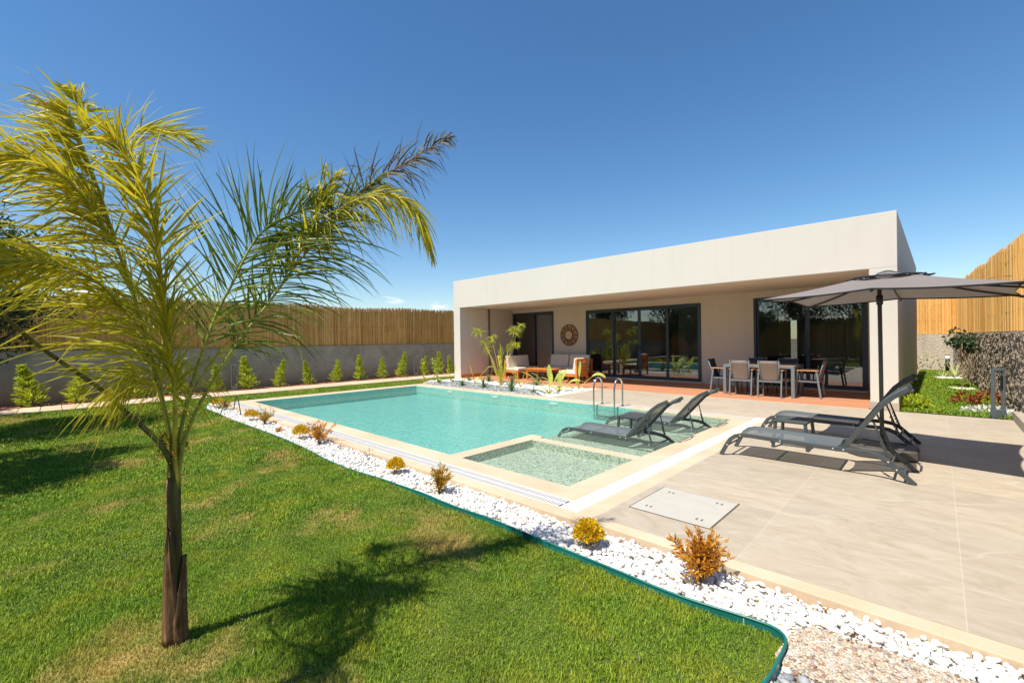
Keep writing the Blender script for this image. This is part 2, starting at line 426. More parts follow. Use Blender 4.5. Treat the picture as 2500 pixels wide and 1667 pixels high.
# ------------------------------------------------------------------ mesh helpers
class MB:
    def __init__(s): s.v = []; s.f = []; s.t = []
    def add(s, vs, fs, tint=None):
        o = len(s.v); s.v += [tuple(p) for p in vs]; s.f += [tuple(i+o for i in f) for f in fs]
        s.t += [random.random() if tint is None else tint]*len(vs)
    def box(s, x0, y0, z0, x1, y1, z1):
        s.add([(x0, y0, z0), (x1, y0, z0), (x1, y1, z0), (x0, y1, z0), (x0, y0, z1), (x1, y0, z1), (x1, y1, z1), (x0, y1, z1)],
              [(0, 3, 2, 1), (4, 5, 6, 7), (0, 1, 5, 4), (1, 2, 6, 5), (2, 3, 7, 6), (3, 0, 4, 7)])
    def beam(s, p, q, w, h, up=(0, 0, 1)):
        p = Vector(p); q = Vector(q); d = (q-p).normalized(); u = Vector(up)
        if abs(d.dot(u)) > .98: u = Vector((0, 1, 0))
        a = d.cross(u).normalized()*w/2; b = a.cross(d).normalized()*h/2
        vs = [c+x*a+y*b for c in (p, q) for x, y in ((-1, -1), (1, -1), (1, 1), (-1, 1))]
        s.add(vs, [(0, 1, 2, 3), (7, 6, 5, 4), (0, 4, 5, 1), (1, 5, 6, 2), (2, 6, 7, 3), (3, 7, 4, 0)])
    def tube(s, pts, r, n=8, tint=None):
        pts = [Vector(p) for p in pts]; m = len(pts)
        rs = r if isinstance(r, (list, tuple)) else [r]*m
        vs = []; ref = None
        for i, p in enumerate(pts):
            d = (pts[min(i+1, m-1)]-pts[max(i-1, 0)]).normalized()
            if ref is None:
                ref = d.cross(Vector((0, 0, 1)))
                if ref.length < .05: ref = d.cross(Vector((1, 0, 0)))
            a = (ref-d*ref.dot(d)).normalized(); ref = a; b = d.cross(a)
            vs += [p+(a*math.cos(2*math.pi*k/n)+b*math.sin(2*math.pi*k/n))*rs[i] for k in range(n)]
        fs = [(i*n+k, i*n+(k+1) % n, (i+1)*n+(k+1) % n, (i+1)*n+k) for i in range(m-1) for k in range(n)]
        fs += [tuple(reversed(range(n))), tuple((m-1)*n+k for k in range(n))]
        s.add(vs, fs, tint)
    def sweep(s, pts, y0, y1, h):
        """flat bar following (x,z) points, between y0 and y1, h thick in plane"""
        P = [Vector((x, 0, z)) for x, z in pts]; m = len(P); vs = []
        for i, p in enumerate(P):
            d = (P[min(i+1, m-1)]-P[max(i-1, 0)]).normalized(); nrm = Vector((-d.z, 0, d.x))
            a = 1.0
            if 0 < i < m-1:
                d0 = (P[i]-P[i-1]).normalized(); a = 1/max(.5, d0.dot(d))
            o = nrm*h/2*a
            vs += [(p.x-o.x, y0, p.z-o.z), (p.x+o.x, y0, p.z+o.z), (p.x+o.x, y1, p.z+o.z), (p.x-o.x, y1, p.z-o.z)]
        fs = [(i*4+k, i*4+(k+1) % 4, (i+1)*4+(k+1) % 4, (i+1)*4+k) for i in range(m-1) for k in range(4)]
        fs += [(3, 2, 1, 0), tuple((m-1)*4+k for k in range(4))]
        s.add(vs, fs)
    def cyl(s, c, r, h, n=16, r2=None):
        x, y, z = c; s.tube([(x, y, z), (x, y, z+h)], [r, r if r2 is None else r2], n)
    def prism(s, poly, z0, z1):
        n = len(poly); vs = [(x, y, z0) for x, y in poly]+[(x, y, z1) for x, y in poly]
        s.add(vs, [tuple(reversed(range(n))), tuple(range(n, 2*n))]+[(k, (k+1) % n, n+(k+1) % n, n+k) for k in range(n)])
    def build(s, name, mat, parent=None, smooth=False, bevel=0, attr=True):
        me = bpy.data.meshes.new(name); me.from_pydata(s.v, [], s.f); me.update()
        if attr:
            at = me.attributes.new('tint', 'FLOAT', 'POINT'); at.data.foreach_set('value', s.t)
        me.materials.append(MATS[mat])
        if smooth: me.polygons.foreach_set('use_smooth', [True]*len(me.polygons))
        o = bpy.data.objects.new(name, me); COL.objects.link(o)
        if parent: o.parent = parent
        if bevel:
            b = o.modifiers.new('bevel', 'BEVEL'); b.width = bevel; b.segments = 2; b.limit_method = 'ANGLE'
        return o
def np_obj(name, V, F4, mat, tint, parent=None, smooth=False):
    """V (n,3), F4 (m,k) with k = 3 or 4 (all the same)"""
    me = bpy.data.meshes.new(name); k = F4.shape[1]
    me.vertices.add(len(V)); me.vertices.foreach_set('co', V.astype(np.float32).ravel())
    me.loops.add(F4.size); me.loops.foreach_set('vertex_index', F4.astype(np.int32).ravel())
    me.polygons.add(len(F4)); me.polygons.foreach_set('loop_start', np.arange(0, F4.size, k, dtype=np.int32))
    me.polygons.foreach_set('loop_total', np.full(len(F4), k, dtype=np.int32))
    if smooth: me.polygons.foreach_set('use_smooth', np.ones(len(F4), dtype=bool))
    me.update(); me.validate()
    at = me.attributes.new('tint', 'FLOAT', 'POINT'); at.data.foreach_set('value', tint.astype(np.float32))
    me.materials.append(MATS[mat]); o = bpy.data.objects.new(name, me); COL.objects.link(o)
    if parent: o.parent = parent
    return o
def tag(o, label=None, cat=None, group=None, kind=None):
    if label: o['label'] = label
    if cat: o['category'] = cat
    if group: o['group'] = group
    if kind: o['kind'] = kind
    return o
def thing(name, label, cat, loc=(0, 0, 0), rz=0, group=None):
    o = bpy.data.objects.new(name, None); COL.objects.link(o); o.location = loc; o.rotation_euler = (0, 0, rz)
    o.empty_display_size = .1
    return tag(o, label, cat, group)
def dup(root, loc, rz, label, group=None, scale=None):
    def cp(o, parent):
        c = o.copy(); COL.objects.link(c); c.parent = parent
        for ch in o.children: cp(ch, c)
        return c
    r = cp(root, None); r.location = loc; r.rotation_euler = (0, 0, rz); r['label'] = label
    if group: r['group'] = group
    if scale: r.scale = scale
    return r
def world_parent(o, root):   # mesh written in world coordinates under a thing that stands elsewhere
    o.parent = root; o.matrix_parent_inverse = root_matrix(root).inverted(); return o
def root_matrix(r): return Matrix.Translation(r.location) @ r.rotation_euler.to_matrix().to_4x4()
def struct(o): o['kind'] = 'structure'; return o
def inpoly(x, y, poly):
    r = np.zeros(len(x), bool); n = len(poly); j = n-1
    for i in range(n):
        xi, yi = poly[i]; xj, yj = poly[j]
        c = ((yi > y) != (yj > y)) & (x < (xj-xi)*(y-yi)/((yj-yi) or 1e-9)+xi); r ^= c; j = i
    return r

# ------------------------------------------------------------------ ground, lawn, pool, terrace
b = MB(); b.add([(-400, -400, -.6), (400, -400, -.6), (400, 400, -.6), (-400, 400, -.6)], [(0, 1, 2, 3)])
struct(b.build('ground', 'earth'))
EDGE = [(-14.95, 3.35), (-14.75, 3.05), (-13.7, 2.78), (-12.5, 2.76), (-11.36, 2.73), (-9.99, 2.76), (-8.33, 2.78), (-7.15, 2.75), (-6.25, 2.69), (-5.52, 2.69), (-4.76, 2.76),
        (-4.18, 2.75), (-3.46, 2.73), (-2.96, 2.76), (-2.22, 2.74), (-1.63, 2.73), (-1.35, 2.72), (-1.11, 2.73), (-.84, 2.77), (-.69, 2.78), (-.62, 2.74), (-.595, 2.66), (-.595, 2.51), (-.60, 2.34), (-.65, 2.1), (-.85, 1.6)]
def smooth_line(pts, k=6):
    P = [Vector((*p, 0)) if len(p) == 2 else Vector(p) for p in pts]; out = []
    for i in range(len(P)-1):
        p0 = P[max(i-1, 0)]; p1 = P[i]; p2 = P[i+1]; p3 = P[min(i+2, len(P)-1)]
        for j in range(k):
            t_ = j/k
            out.append(.5*((2*p1)+(p2-p0)*t_+(2*p0-5*p1+4*p2-p3)*t_*t_+(3*p1-p0-3*p2+p3)*t_**3))
    out.append(P[-1]); return out
EL = [(p.x, p.y) for p in smooth_line(EDGE, 5)]
XP = -16.42
LAWN = [(XP, -9), (XP, 16.5), (-15.65, 16.5), (-15.6, 11.2), (-14.65, 10.6), (-14.36, 9.9), (-14.36, 3.6)] + EL + [(-1.2, .6), (-1.3, -9)]
b = MB(); b.add([(x, y, -.05) for x, y in LAWN], [tuple(range(len(LAWN)))[::-1]]); 
struct(b.build('lawn', 'lawn_soil'))
# right-hand garden lawn
GAR = [(-.62, 12.5), (1.0, 12.5), (.9, 16), (.78, 19), (.6, 23), (.44, 27.3), (-.62, 27.3)]
b = MB(); b.add([(x, y, .0) for x, y in GAR], [tuple(range(len(GAR)))])
struct(b.build('garden_lawn', 'lawn_soil'))

# pool basin: floors and walls
X0, X1, Y0, Y1 = -13.846, -2.964, 3.944, 9.296
JX, JY, LX = -5.064, 5.426, -5.064
WZ = -.018
b = MB()
b.add([(X0, Y0, -.33), (LX, Y0, -.33), (LX, Y1, -.33), (X0, Y1, -.33)], [(0, 1, 2, 3)])
b.add([(X0, Y0, -.33), (X0, Y1, -.33), (X0, Y1, -.012), (X0, Y0, -.01)], [(0, 1, 2, 3)])
b.add([(X0, Y1, -.33), (LX, Y1, -.33), (LX, Y1, -.012), (X0, Y1, -.01)], [(0, 1, 2, 3)])
b.add([(X0, Y0, -.33), (LX, Y0, -.33), (LX, Y0, -.012), (X0, Y0, -.01)], [(3, 2, 1, 0)])
b.add([(LX, Y0, -.33), (LX, Y1, -.33), (LX, Y1, -.145), (LX, Y0, -.145)], [(3, 2, 1, 0)])
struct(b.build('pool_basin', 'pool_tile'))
b = MB()
b.box(LX+.003, 5.72, -.6, X1, Y1, -.14)                                # lounging ledge
b.add([(LX, Y1-.001, -.14), (X1, Y1-.001, -.14), (X1, Y1-.001, -.012), (LX, Y1-.001, -.01)], [(0, 1, 2, 3)])
b.add([(X1-.001, 5.7, -.14), (X1-.001, Y1, -.14), (X1-.001, Y1, -.012), (X1-.001, 5.7, -.01)], [(3, 2, 1, 0)])
b.add([(-4.796, Y0, -.13), (X1, Y0, -.13), (X1, JY, -.13), (-4.796, JY, -.13)], [(0, 1, 2, 3)])
b.add([(-4.796, Y0, -.13), (-4.796, JY, -.13), (-4.796, JY, -.012), (-4.796, Y0, -.01)], [(0, 1, 2, 3)])
b.add([(-4.796, JY, -.13), (X1, JY, -.13), (X1, JY, -.012), (-4.796, JY, -.01)], [(0, 1, 2, 3)])
b.add([(-4.796, Y0, -.13), (X1, Y0, -.13), (X1, Y0, -.012), (-4.796, Y0, -.01)], [(3, 2, 1, 0)])
b.add([(X1-.001, Y0, -.13), (X1-.001, JY, -.13), (X1-.001, JY, -.012), (X1-.001, Y0, -.01)], [(3, 2, 1, 0)])
struct(b.build('pool_ledge', 'pebble_mosaic'))
b = MB(); b.add([(X0-.01, Y0-.01, WZ), (JX-.0, Y0-.01, WZ), (JX, 5.72, WZ), (LX, 5.72, WZ), (LX, Y1+.01, WZ), (X0-.01, Y1+.01, WZ)], [(0, 1, 2, 3, 4, 5)])
struct(b.build('pool_water', 'water'))
b = MB(); b.add([(LX+.0, 5.66, WZ), (X1+.01, 5.66, WZ), (X1+.01, Y1+.01, WZ), (LX, Y1+.01, WZ)], [(0, 1, 2, 3)])
b.add([(-4.80, Y0-.01, WZ), (X1+.01, Y0-.01, WZ), (X1+.01, JY+.01, WZ), (-4.80, JY+.01, WZ)], [(0, 1, 2, 3)])
struct(b.build('shallow_water', 'water_shallow'))
# copings
b = MB(); X0, X1, Y0, Y1, JY = -13.85, -2.96, 3.94, 9.30, 5.43
b.box(-14.36, 3.63, -.14, -2.67, Y0, 0)            # near inner
b.box(-14.36, Y0, -.14, X0, 9.86, 0)               # left
b.box(X0, Y1, -.14, -8.0, 9.80, 0)                 # far by the planting
b.box(-8.0, Y1, -.14, -2.67, 9.58, 0)              # far inner
b.box(X1, Y0, -.14, -2.67, Y1, 0)                  # right inner
b.box(-14.36, 3.24, -.2, -2.27, 3.40, 0)           # near outer
b.box(-2.46, 3.40, -.14, -2.27, 9.58, 0)           # right outer
b.box(-2.27, 3.30, -.2, 1.2, 3.44, 0)              # terrace border
b.box(-5.06, Y0, -.3, -4.80, 5.72, -.006)          # hot tub kerb, left
b.box(-4.80, JY, -.3, X1, 5.62, -.006)             # hot tub kerb, far
struct(b.build('pool_coping', 'coping', bevel=.006))
b = MB(); b.box(-14.36, 3.40, -.2, -2.46, 3.63, -.055); b.box(-2.67, 3.63, -.2, -2.46, 9.82, -.055); b.box(-8, 9.58, -.2, -2.67, 9.82, -.055)
struct(b.build('gutter_channel', 'slot_dark'))
# overflow gratings (white slats, a spine down the middle)
def grate(name, x0, y0, x1, y1, along_x, label):
    g = MB(); z0, z1 = -.04, -.004; st = .030; sw = .019
    if along_x:
        n = int((x1-x0)/st)
        for i in range(n):
            x = x0+i*st; g.box(x, y0+.004, z0, x+sw, y1-.004, z1)
        for yy in (y0, (y0+y1)/2-.012, y1-.02): g.box(x0, yy, z0, x1, yy+.02, z1-.001)
    else:
        n = int((y1-y0)/st)
        for i in range(n):
            y = y0+i*st; g.box(x0+.004, y, z0, x1-.004, y+sw, z1)
        for xx in (x0, (x0+x1)/2-.012, x1-.02): g.box(xx, y0, z0, xx+.02, y1, z1-.001)
    return tag(g.build(name, 'white_plastic'), label, 'drain grate', 'white overflow grates round the pool')
grate('drain_grate', -14.3, 3.40, -2.67, 3.63, True, 'long white slatted overflow grate beside the white pebble band')
grate('drain_grate', -2.67, 3.63, -2.46, 9.58, False, 'white slatted overflow grate on the loungers side of the pool')
grate('drain_grate', -8.0, 9.58, -2.67, 9.82, True, 'white overflow grate on the far side behind the pool ladder')
b = MB(); b.box(-2.67, 3.40, -.05, -2.46, 3.63, -.001)
tag(b.build('corner_plate', 'white_plastic', bevel=.002), 'square white corner plate where two overflow grates meet near the camera', 'drain plate')
b = MB(); b.box(-2.67, 9.58, -.05, -2.27, 9.82, -.001)
tag(b.build('corner_plate', 'white_plastic', bevel=.002), 'white corner plate at the far end of the grates, beyond the terrace loungers', 'drain plate')
# terrace slabs
b = MB(); b.box(-2.27, 3.44, -.2, 1.13, 12.37, 0); b.box(-7.95, 9.82, -.2, -2.27, 12.37, 0)
struct(b.build('terrace', 'tiles'))
b = MB(); b.box(-15.06, 12.42, -.2, -1.12, 15.72, .004)
struct(b.build('wooden_deck', 'deck'))
b = MB(); b.box(-15.06, 12.37, -.2, -1.12, 12.42, .002)
struct(b.build('deck_edge', 'coping'))
b = MB(); b.box(.98, 6.0, -.2, 1.10, 12.45, .16)
tag(b.build('low_kerb', 'plinth', bevel=.006), 'low beige kerb at the far right edge of the terrace', 'kerb')
# inspection hatch
h = thing('inspection_hatch', 'pale square cover set in the terrace tiles', 'hatch cover', (-1.785, 4.225, 0))
b = MB(); b.box(-.372, -.375, -.02, .372, .375, .006); b.build('lid', 'white_lid', h, bevel=.002)
b = MB(); b.box(-.385, -.388, -.02, .385, .388, .002); b.build('lid_frame', 'slot_dark', h)
for cx, cy in ((-.24, -.25), (-.24, .25), (.24, -.25), (.24, .25)):
    for dx in (-.022, .022):
        b = MB(); b.add([(cx+dx-.009, cy-.022, .0075), (cx+dx+.009, cy-.022, .0075), (cx+dx+.004, cy+.022, .0075), (cx+dx-.004, cy+.022, .0075)], [(0, 1, 2, 3)])
        b.build('lifting_slot', 'slot_dark', h)
# paving strip and mulch by the left wall
b = MB(); y = -9.0; k = 0
while y < 16.4:
    b.box(XP-.0-1.35, y, -.2, XP-.02, y+.385, -.02+random.uniform(-.003, .003)); y += .4
struct(b.build('stone_path', 'coping'))
b = MB(); b.add([(-18.7, -9, -.06), (XP-1.33, -9, -.06), (XP-1.33, 16.5, -.06), (-18.7, 16.5, -.06)], [(0, 1, 2, 3)])
struct(b.build('mulch_ground', 'dark_bed'))
# pebble band base, planting bed base
BAND = EL + [(-.5, 1.6), (1.6, 1.6), (1.6, 3.32), (-2.2, 3.26), (-14.3, 3.26), (-14.36, 3.45)]
b = MB(); b.add([(x, y, -.09) for x, y in BAND], [tuple(range(len(BAND)))[::-1]]); struct(b.build('pebble_base', 'pebble_bed'))
b = MB(); b.add([(-15.5, 9.8, -.05), (-7.95, 9.8, -.05), (-7.95, 12.4, -.05), (-15.5, 12.4, -.05)], [(0, 1, 2, 3)]); struct(b.build('planting_bed', 'pebble_bed'))
# exposed aggregate slab, bottom right
SL = [(-.63, 2.60), (-.60, 2.90), (-.52, 2.99), (-.40, 3.02), (.1, 3.02), (.5, 3.09), (1.2, 3.15), (1.6, 3.1), (1.6, 2.50), (-.1, 2.50), (-.58, 2.54)]
b = MB(); b.prism(SL[::-1], -.14, -.03); tag(b.build('aggregate_slab', 'aggregate', bevel=.004), 'path slab of small multicoloured stones set in concrete, bottom right', 'path slab')

# ------------------------------------------------------------------ pebbles
def icos(sub):
    import bmesh
    m = bmesh.new(); bmesh.ops.create_icosphere(m, subdivisions=sub, radius=1)
    V = np.array([v.co for v in m.verts]); Fc = np.array([[v.index for v in f.verts] for f in m.faces]); m.free(); return V, Fc
ICO1, ICO2 = icos(1), icos(2)
def pebbles(name, mat, pts, size, zb, ico, flat=.62, jag=.12, kind='stuff', zj=.02):
    V, Fc = ico; n = len(pts); k = len(V)
    s = size*(.6+.8*rng.random(n))
    sc3 = np.stack([s*(1+.5*rng.random(n)), s*(.75+.3*rng.random(n)), s*flat*(.8+.4*rng.random(n))], 1)
    a = rng.random(n)*6.28; tl = rng.normal(0, .3, n)
    W = V[None]*(1+jag*rng.normal(0, 1, (n, k, 1)))*sc3[:, None]
    X = W[..., 0]*np.cos(tl)[:, None]+W[..., 2]*np.sin(tl)[:, None]; Z = -W[..., 0]*np.sin(tl)[:, None]+W[..., 2]*np.cos(tl)[:, None]
    Yy = W[..., 1]
    XX = X*np.cos(a)[:, None]-Yy*np.sin(a)[:, None]; YY = X*np.sin(a)[:, None]+Yy*np.cos(a)[:, None]
    P = np.stack([XX+pts[:, 0:1], YY+pts[:, 1:2], Z+(zb+rng.random(n)*zj)[:, None]], 2).reshape(-1, 3)
    FF = (Fc[None]+(np.arange(n)*k)[:, None, None]).reshape(-1, 3)
    o = np_obj(name, P, FF, mat, np.repeat(rng.random(n), k), smooth=jag < .1)
    return tag(o, kind=kind)
def scatter(poly, dens, x0, x1, y0, y1, excl=()):
    n = int(dens*(x1-x0)*(y1-y0)); x = x0+(x1-x0)*rng.random(n); y = y0+(y1-y0)*rng.random(n)
    m = inpoly(x, y, poly)
    for e in excl: m &= ~inpoly(x, y, e)
    return np.stack([x[m], y[m]], 1)
BP = [(x, y+.035) for x, y in EL[2:-8]] + [(-.55, 2.62), (-.62, 2.78), (-.60, 2.93), (-.52, 3.02), (-.40, 3.05), (.1, 3.05), (.5, 3.12), (1.5, 3.18), (1.5, 3.31), (-2.2, 3.27), (-2.3, 3.23), (-14.3, 3.23), (-14.36, 3.45)]
for (xa, xb, dens, sz, ic) in ((-5.2, 1.5, 2900, .0155, ICO2), (-9, -5.2, 2500, .016, ICO1), (-15.2, -9, 1400, .020, ICO1)):
    p = scatter(BP, dens, xa, xb, 2.3, 3.5)
    o = pebbles('white_pebbles', 'white_pebble', p, sz, -.085, ic, jag=.05, zj=.035)
    p = scatter(BP, dens*.25, xa, xb, 2.3, 3.5)
    pebbles('white_pebbles', 'white_pebble', p, sz*1.15, -.05, ic, jag=.05, zj=.02)
GS = [(-.56, 2.52), (-.1, 2.48), (1.4, 2.48), (1.4, 1.7), (-.75, 1.7), (-.62, 2.1)]
pebbles('grey_stones', 'slate_pebble', scatter(GS, 900, -.8, 1.4, 1.7, 2.52), .028, -.08, ICO1, jag=.1, zj=.04)
BED_G = [(-14.5, 9.86), (-7.95, 9.82), (-8.6, 10.2), (-9.4, 10.75), (-11.1, 10.93), (-13.8, 11.35), (-15, 11.2)]
BED_A = [(-15.4, 11.0), (-14.4, 9.88), (-7.98, 9.84), (-7.98, 12.36), (-15.0, 12.36)]
pebbles('grey_gravel', 'grey_pebble', scatter(BED_G, 1100, -15.4, -7.9, 9.8, 12.4), .02, -.05, ICO1)
pebbles('white_gravel', 'white_pebble', scatter(BED_A, 900, -15.4, -7.9, 9.8, 12.4, (BED_G,)), .024, -.05, ICO1)
mb = scatter([(-18.5, -3), (-17.72, -3), (-17.72, 16), (-18.5, 16)], 420, -18.5, -17.7, -3, 16)
pebbles('bark_mulch', 'mulch_chip', mb, .026, -.055, ICO1, flat=.35, jag=.25)
m_pebble('river_chip', [(0, (.16, .14, .11)), (.08, (.36, .19, .12)), (.16, (.54, .42, .28)), (.45, (.50, .43, .33)), (.7, (.66, .60, .51)), (.85, (.32, .29, .24)), (1, (.50, .48, .43))])
SLI = [(x+.0, y) for x, y in SL]
sc_ = scatter(SLI, 5200, -.66, 1.3, 2.5, 3.18); sc_ = sc_[(sc_[:, 1] < 3.0+.08*(sc_[:, 0] > 0)) & (sc_[:, 0] > -.61)]
pebbles('stone_chips', 'river_chip', sc_, .0105, -.034, ICO1, flat=.5, jag=.06, zj=.006)
# green plastic edging between lawn and pebbles; hose in the planting bed
def ribbon_wall(pts, z0, z1, w):
    m = MB(); n = len(pts); vs = []
    for i, (x, y) in enumerate(pts):
        a = pts[max(i-1, 0)]; c = pts[min(i+1, n-1)]; d = Vector((c[0]-a[0], c[1]-a[1])).normalized(); q = Vector((-d.y, d.x))*w/2
        zz = z1+.004*math.sin(i*.7)-(.03 if x < -4.6 else (.03*(-4.0-x)/.6 if x < -4.0 else 0))
        vs += [(x-q.x, y-q.y, z0), (x-q.x, y-q.y, zz), (x+q.x, y+q.y, zz), (x+q.x, y+q.y, z0)]
    fs = [(i*4+k, i*4+(k+1) % 4, (i+1)*4+(k+1) % 4, (i+1)*4+k) for i in range(n-1) for k in range(4)]
    m.add(vs, fs); return m
m = ribbon_wall(EL[2:], -.12, -.004, .008); r = thing('lawn_edging', 'turquoise green plastic edging strip between the grass and white pebbles', 'lawn edging')
m.build('strip', 'green_plastic', r)
m = MB(); m.tube([(x, y, -.002-(.03 if x < -4.6 else (.03*(-4.0-x)/.6 if x < -4.0 else 0))) for x, y in EL[2:]], .0085, 8); m.build('rolled_top', 'green_plastic', r, smooth=True)
m = MB(); m.tube([(-.83, 2.772, -.05), (-.83, 2.772, .015)], .006, 6); m.build('joint_clip', 'white_plastic', r)
m = MB(); m.tube(smooth_line([(-14.6, 11.45, .0), (-13.8, 11.36, .0), (-12.5, 11.15, .01), (-11.1, 10.94, .0), (-9.9, 10.85, .0), (-9.1, 10.74, .0), (-8.55, 10.3, -.01)], 5), .016, 8)
tag(m.build('bed_edging', 'green_plastic', smooth=True), 'dark green edging hose between grey gravel and white stones in the flower bed', 'bed edging')

# ------------------------------------------------------------------ grass
def grass(name, mat, poly, zones, z, cut=None):
    Vs = []; Fs = []; Ts = []; off = 0
    for (x0, x1, y0, y1, dens, hgt, wid, cond) in zones:
        n = int(dens*(x1-x0)*(y1-y0)); x = x0+(x1-x0)*rng.random(n); y = y0+(y1-y0)*rng.random(n)
        m = inpoly(x, y, poly) & cond(x, y); x = x[m]; y = y[m]; n = len(x)
        # uneven growth
        g = .78+.30*np.sin(x*2.3+1.3*np.sin(y*1.7))*np.cos(y*2.9+x)+.15*np.sin(x*9+y*7)+.18*np.sin(x*23+2*np.sin(y*11))*np.sin(y*19+x*3)
        h = hgt*g.clip(.45, 1.3)*(.6+.7*rng.random(n)); a = rng.random(n)*6.283; ln = rng.random(n)*.75+.1
        wa = a+1.57+rng.normal(0, .4, n)
        dx, dy = np.cos(a)*ln*h, np.sin(a)*ln*h; wx, wy = np.cos(wa)*wid/2, np.sin(wa)*wid/2
        zb = np.full(n, z)
        v = np.stack([np.stack([x-wx, y-wy, zb], 1), np.stack([x+wx, y+wy, zb], 1),
                      np.stack([x+dx*.42+wx*.8, y+dy*.42+wy*.8, zb+h*.6], 1), np.stack([x+dx*.42-wx*.8, y+dy*.42-wy*.8, zb+h*.6], 1),
                      np.stack([x+dx+wx*.12, y+dy+wy*.12, zb+h*(1-.25*ln)], 1), np.stack([x+dx-wx*.12, y+dy-wy*.12, zb+h*(1-.25*ln)], 1)], 1)
        Vs.append(v.reshape(-1, 3)); i = np.arange(n)[:, None]*6+off
        Fs += [i+np.array([[0, 1, 2, 3]]), i+np.array([[3, 2, 4, 5]])]; Ts.append(np.repeat(rng.random(n), 6)); off += n*6
    return tag(np_obj(name, np.concatenate(Vs), np.concatenate(Fs), mat, np.concatenate(Ts)), kind='stuff')
D = lambda x, y: np.hypot(x, y)
def front(x, y): return (x*cF.x+y*cF.y) > 1.2
z1 = (-5.2, -.5, -1.2, 2.8, 20000, .029, .0038, lambda x, y: (D(x, y) < 4.3) & front(x, y))
z2 = (-8.0, -.5, -1.4, 2.9, 9500, .033, .0056, lambda x, y: (D(x, y) >= 4.3) & (D(x, y) < 7))
z3 = (-12, -4, -1.8, 2.9, 4200, .038, .009, lambda x, y: (D(x, y) >= 7) & (D(x, y) < 11))
z4 = (-16.5, -8, -2.2, 16, 1800, .042, .014, lambda x, y: D(x, y) >= 11)
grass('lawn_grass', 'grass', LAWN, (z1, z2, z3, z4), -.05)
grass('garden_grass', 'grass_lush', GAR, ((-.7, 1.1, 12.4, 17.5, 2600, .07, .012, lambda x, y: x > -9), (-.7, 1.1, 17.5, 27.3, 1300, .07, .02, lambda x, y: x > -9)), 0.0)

# ------------------------------------------------------------------ the house
H = thing('pool_house', 'single storey white house with a long overhanging flat roof and glass doors', 'house', (-8, 12.4, 0))
def hp(m, name, mat, parent=None, **k):
    o = m.build(name, mat, None, **k); o.parent = parent or H
    if parent is None: o.matrix_parent_inverse = Matrix.Translation((8, -12.4, 0))
    return o
YF, YB, ZT, ZS = 12.40, 15.72, 4.245, 3.06
b = MB()
b.box(-15.49, YF, -.3, -15.06, 23.5, ZS); b.box(-1.09, YF, -.3, -.62, 23.5, ZS)
b.box(-15.49, YF, ZS, -.62, YF+.28, ZT); b.box(-.90, YF+.28, ZS, -.62, 23.5, ZT); b.box(-15.49, YF+.28, ZS, -15.2, 23.5, ZT); b.box(-15.2, 23.2, ZS, -.9, 23.5, ZT)
hp(b, 'outer_wall', 'facade', bevel=.008)
b = MB(); b.box(-15.2, YF+.28, ZS+.005, -.9, 14.78, ZS+.3); b.box(-15.2, 14.80, ZS+.0, -.9, 23.2, ZS+.3)
hp(b, 'roof', 'inner_wall')
wins = [(-15.04, -12.50, .06, 2.90), (-10.76, -5.97, .05, 2.82), (-4.30, -1.42, .05, 2.85)]
b = MB(); xs = -15.06
for (xa, xb, za, zb) in wins:
    if xa > xs+.03: b.box(xs, YB, -.3, xa, YB+.24, ZS)
    b.box(xa, YB, -.3, xb, YB+.24, za); b.box(xa, YB, zb, xb, YB+.24, ZS); xs = xb
b.box(xs, YB, -.3, -1.09, YB+.24, ZS)
hp(b, 'recessed_wall', 'inner_wall')
b = MB(); b.box(-1.097, YF-.006, 0, -.614, YF, .17); b.box(-1.10, YF-.004, .0, -1.09, YF+.4, .17)
hp(b, 'plinth', 'plinth')
b = MB(); b.box(-15.06, YF+.05, .004, -15.045, YB, .13); hp(b, 'skirting', 'teak')
b = MB(); b.tube([(-15.01, 14.1, 0), (-15.01, 14.1, ZS)], .04, 10); b.box(-15.06, 14.06, 1.5, -15.0, 14.14, 1.54); hp(b, 'downpipe', 'pipe_grey', smooth=True)
# sliding doors: frame, leaves with their panes
def sliding(xa, xb, za, zb, xs, lab):
    fr = MB(); t_ = .07
    fr.box(xa, YB-.02, za, xa+t_, YB+.12, zb); fr.box(xb-t_, YB-.02, za, xb, YB+.12, zb)
    fr.box(xa+t_, YB-.02, zb-t_, xb-t_, YB+.12, zb); fr.box(xa+t_, YB-.02, za, xb-t_, YB+.12, za+.05)
    f = hp(fr, 'door_frame', 'alu_dark', bevel=.004)
    if lab: f['label'] = lab
    for i in range(len(xs)-1):
        p, q = xs[i], xs[i+1]; yy = YB+(.015 if i in (0, len(xs)-2) else .062)
        if len(xs) == 3: yy = YB+(.062 if i == 0 else .015)
        s_ = .06; m = MB()
        m.box(p, yy, za+.05, p+s_, yy+.04, zb-t_); m.box(q-s_, yy, za+.05, q, yy+.04, zb-t_)
        m.box(p+s_, yy, zb-t_-s_, q-s_, yy+.04, zb-t_); m.box(p+s_, yy, za+.05, q-s_, yy+.04, za+.13)
        lf = hp(m, 'sliding_leaf', 'alu_dark', f, bevel=.003)
        m = MB(); m.box(p+s_, yy+.017, za+.13, q-s_, yy+.023, zb-t_-s_); hp(m, 'pane', 'glass', f)
        if len(xs) == 5 and i in (1, 2):
            hx = q-.03 if i == 1 else p+.03
            m = MB(); m.box(hx-.012, yy-.02, 1.15, hx+.012, yy-.001, 1.35); hp(m, 'handle', 'black_rubber', f)
        if len(xs) == 3 and i == 1:
            m = MB(); m.box(p+.02, yy-.02, 1.1, p+.045, yy-.001, 1.22); hp(m, 'handle', 'black_rubber', f)
sliding(*wins[0], [-14.97, -13.70, -12.57], 'narrow dark framed sliding door behind the papyrus')
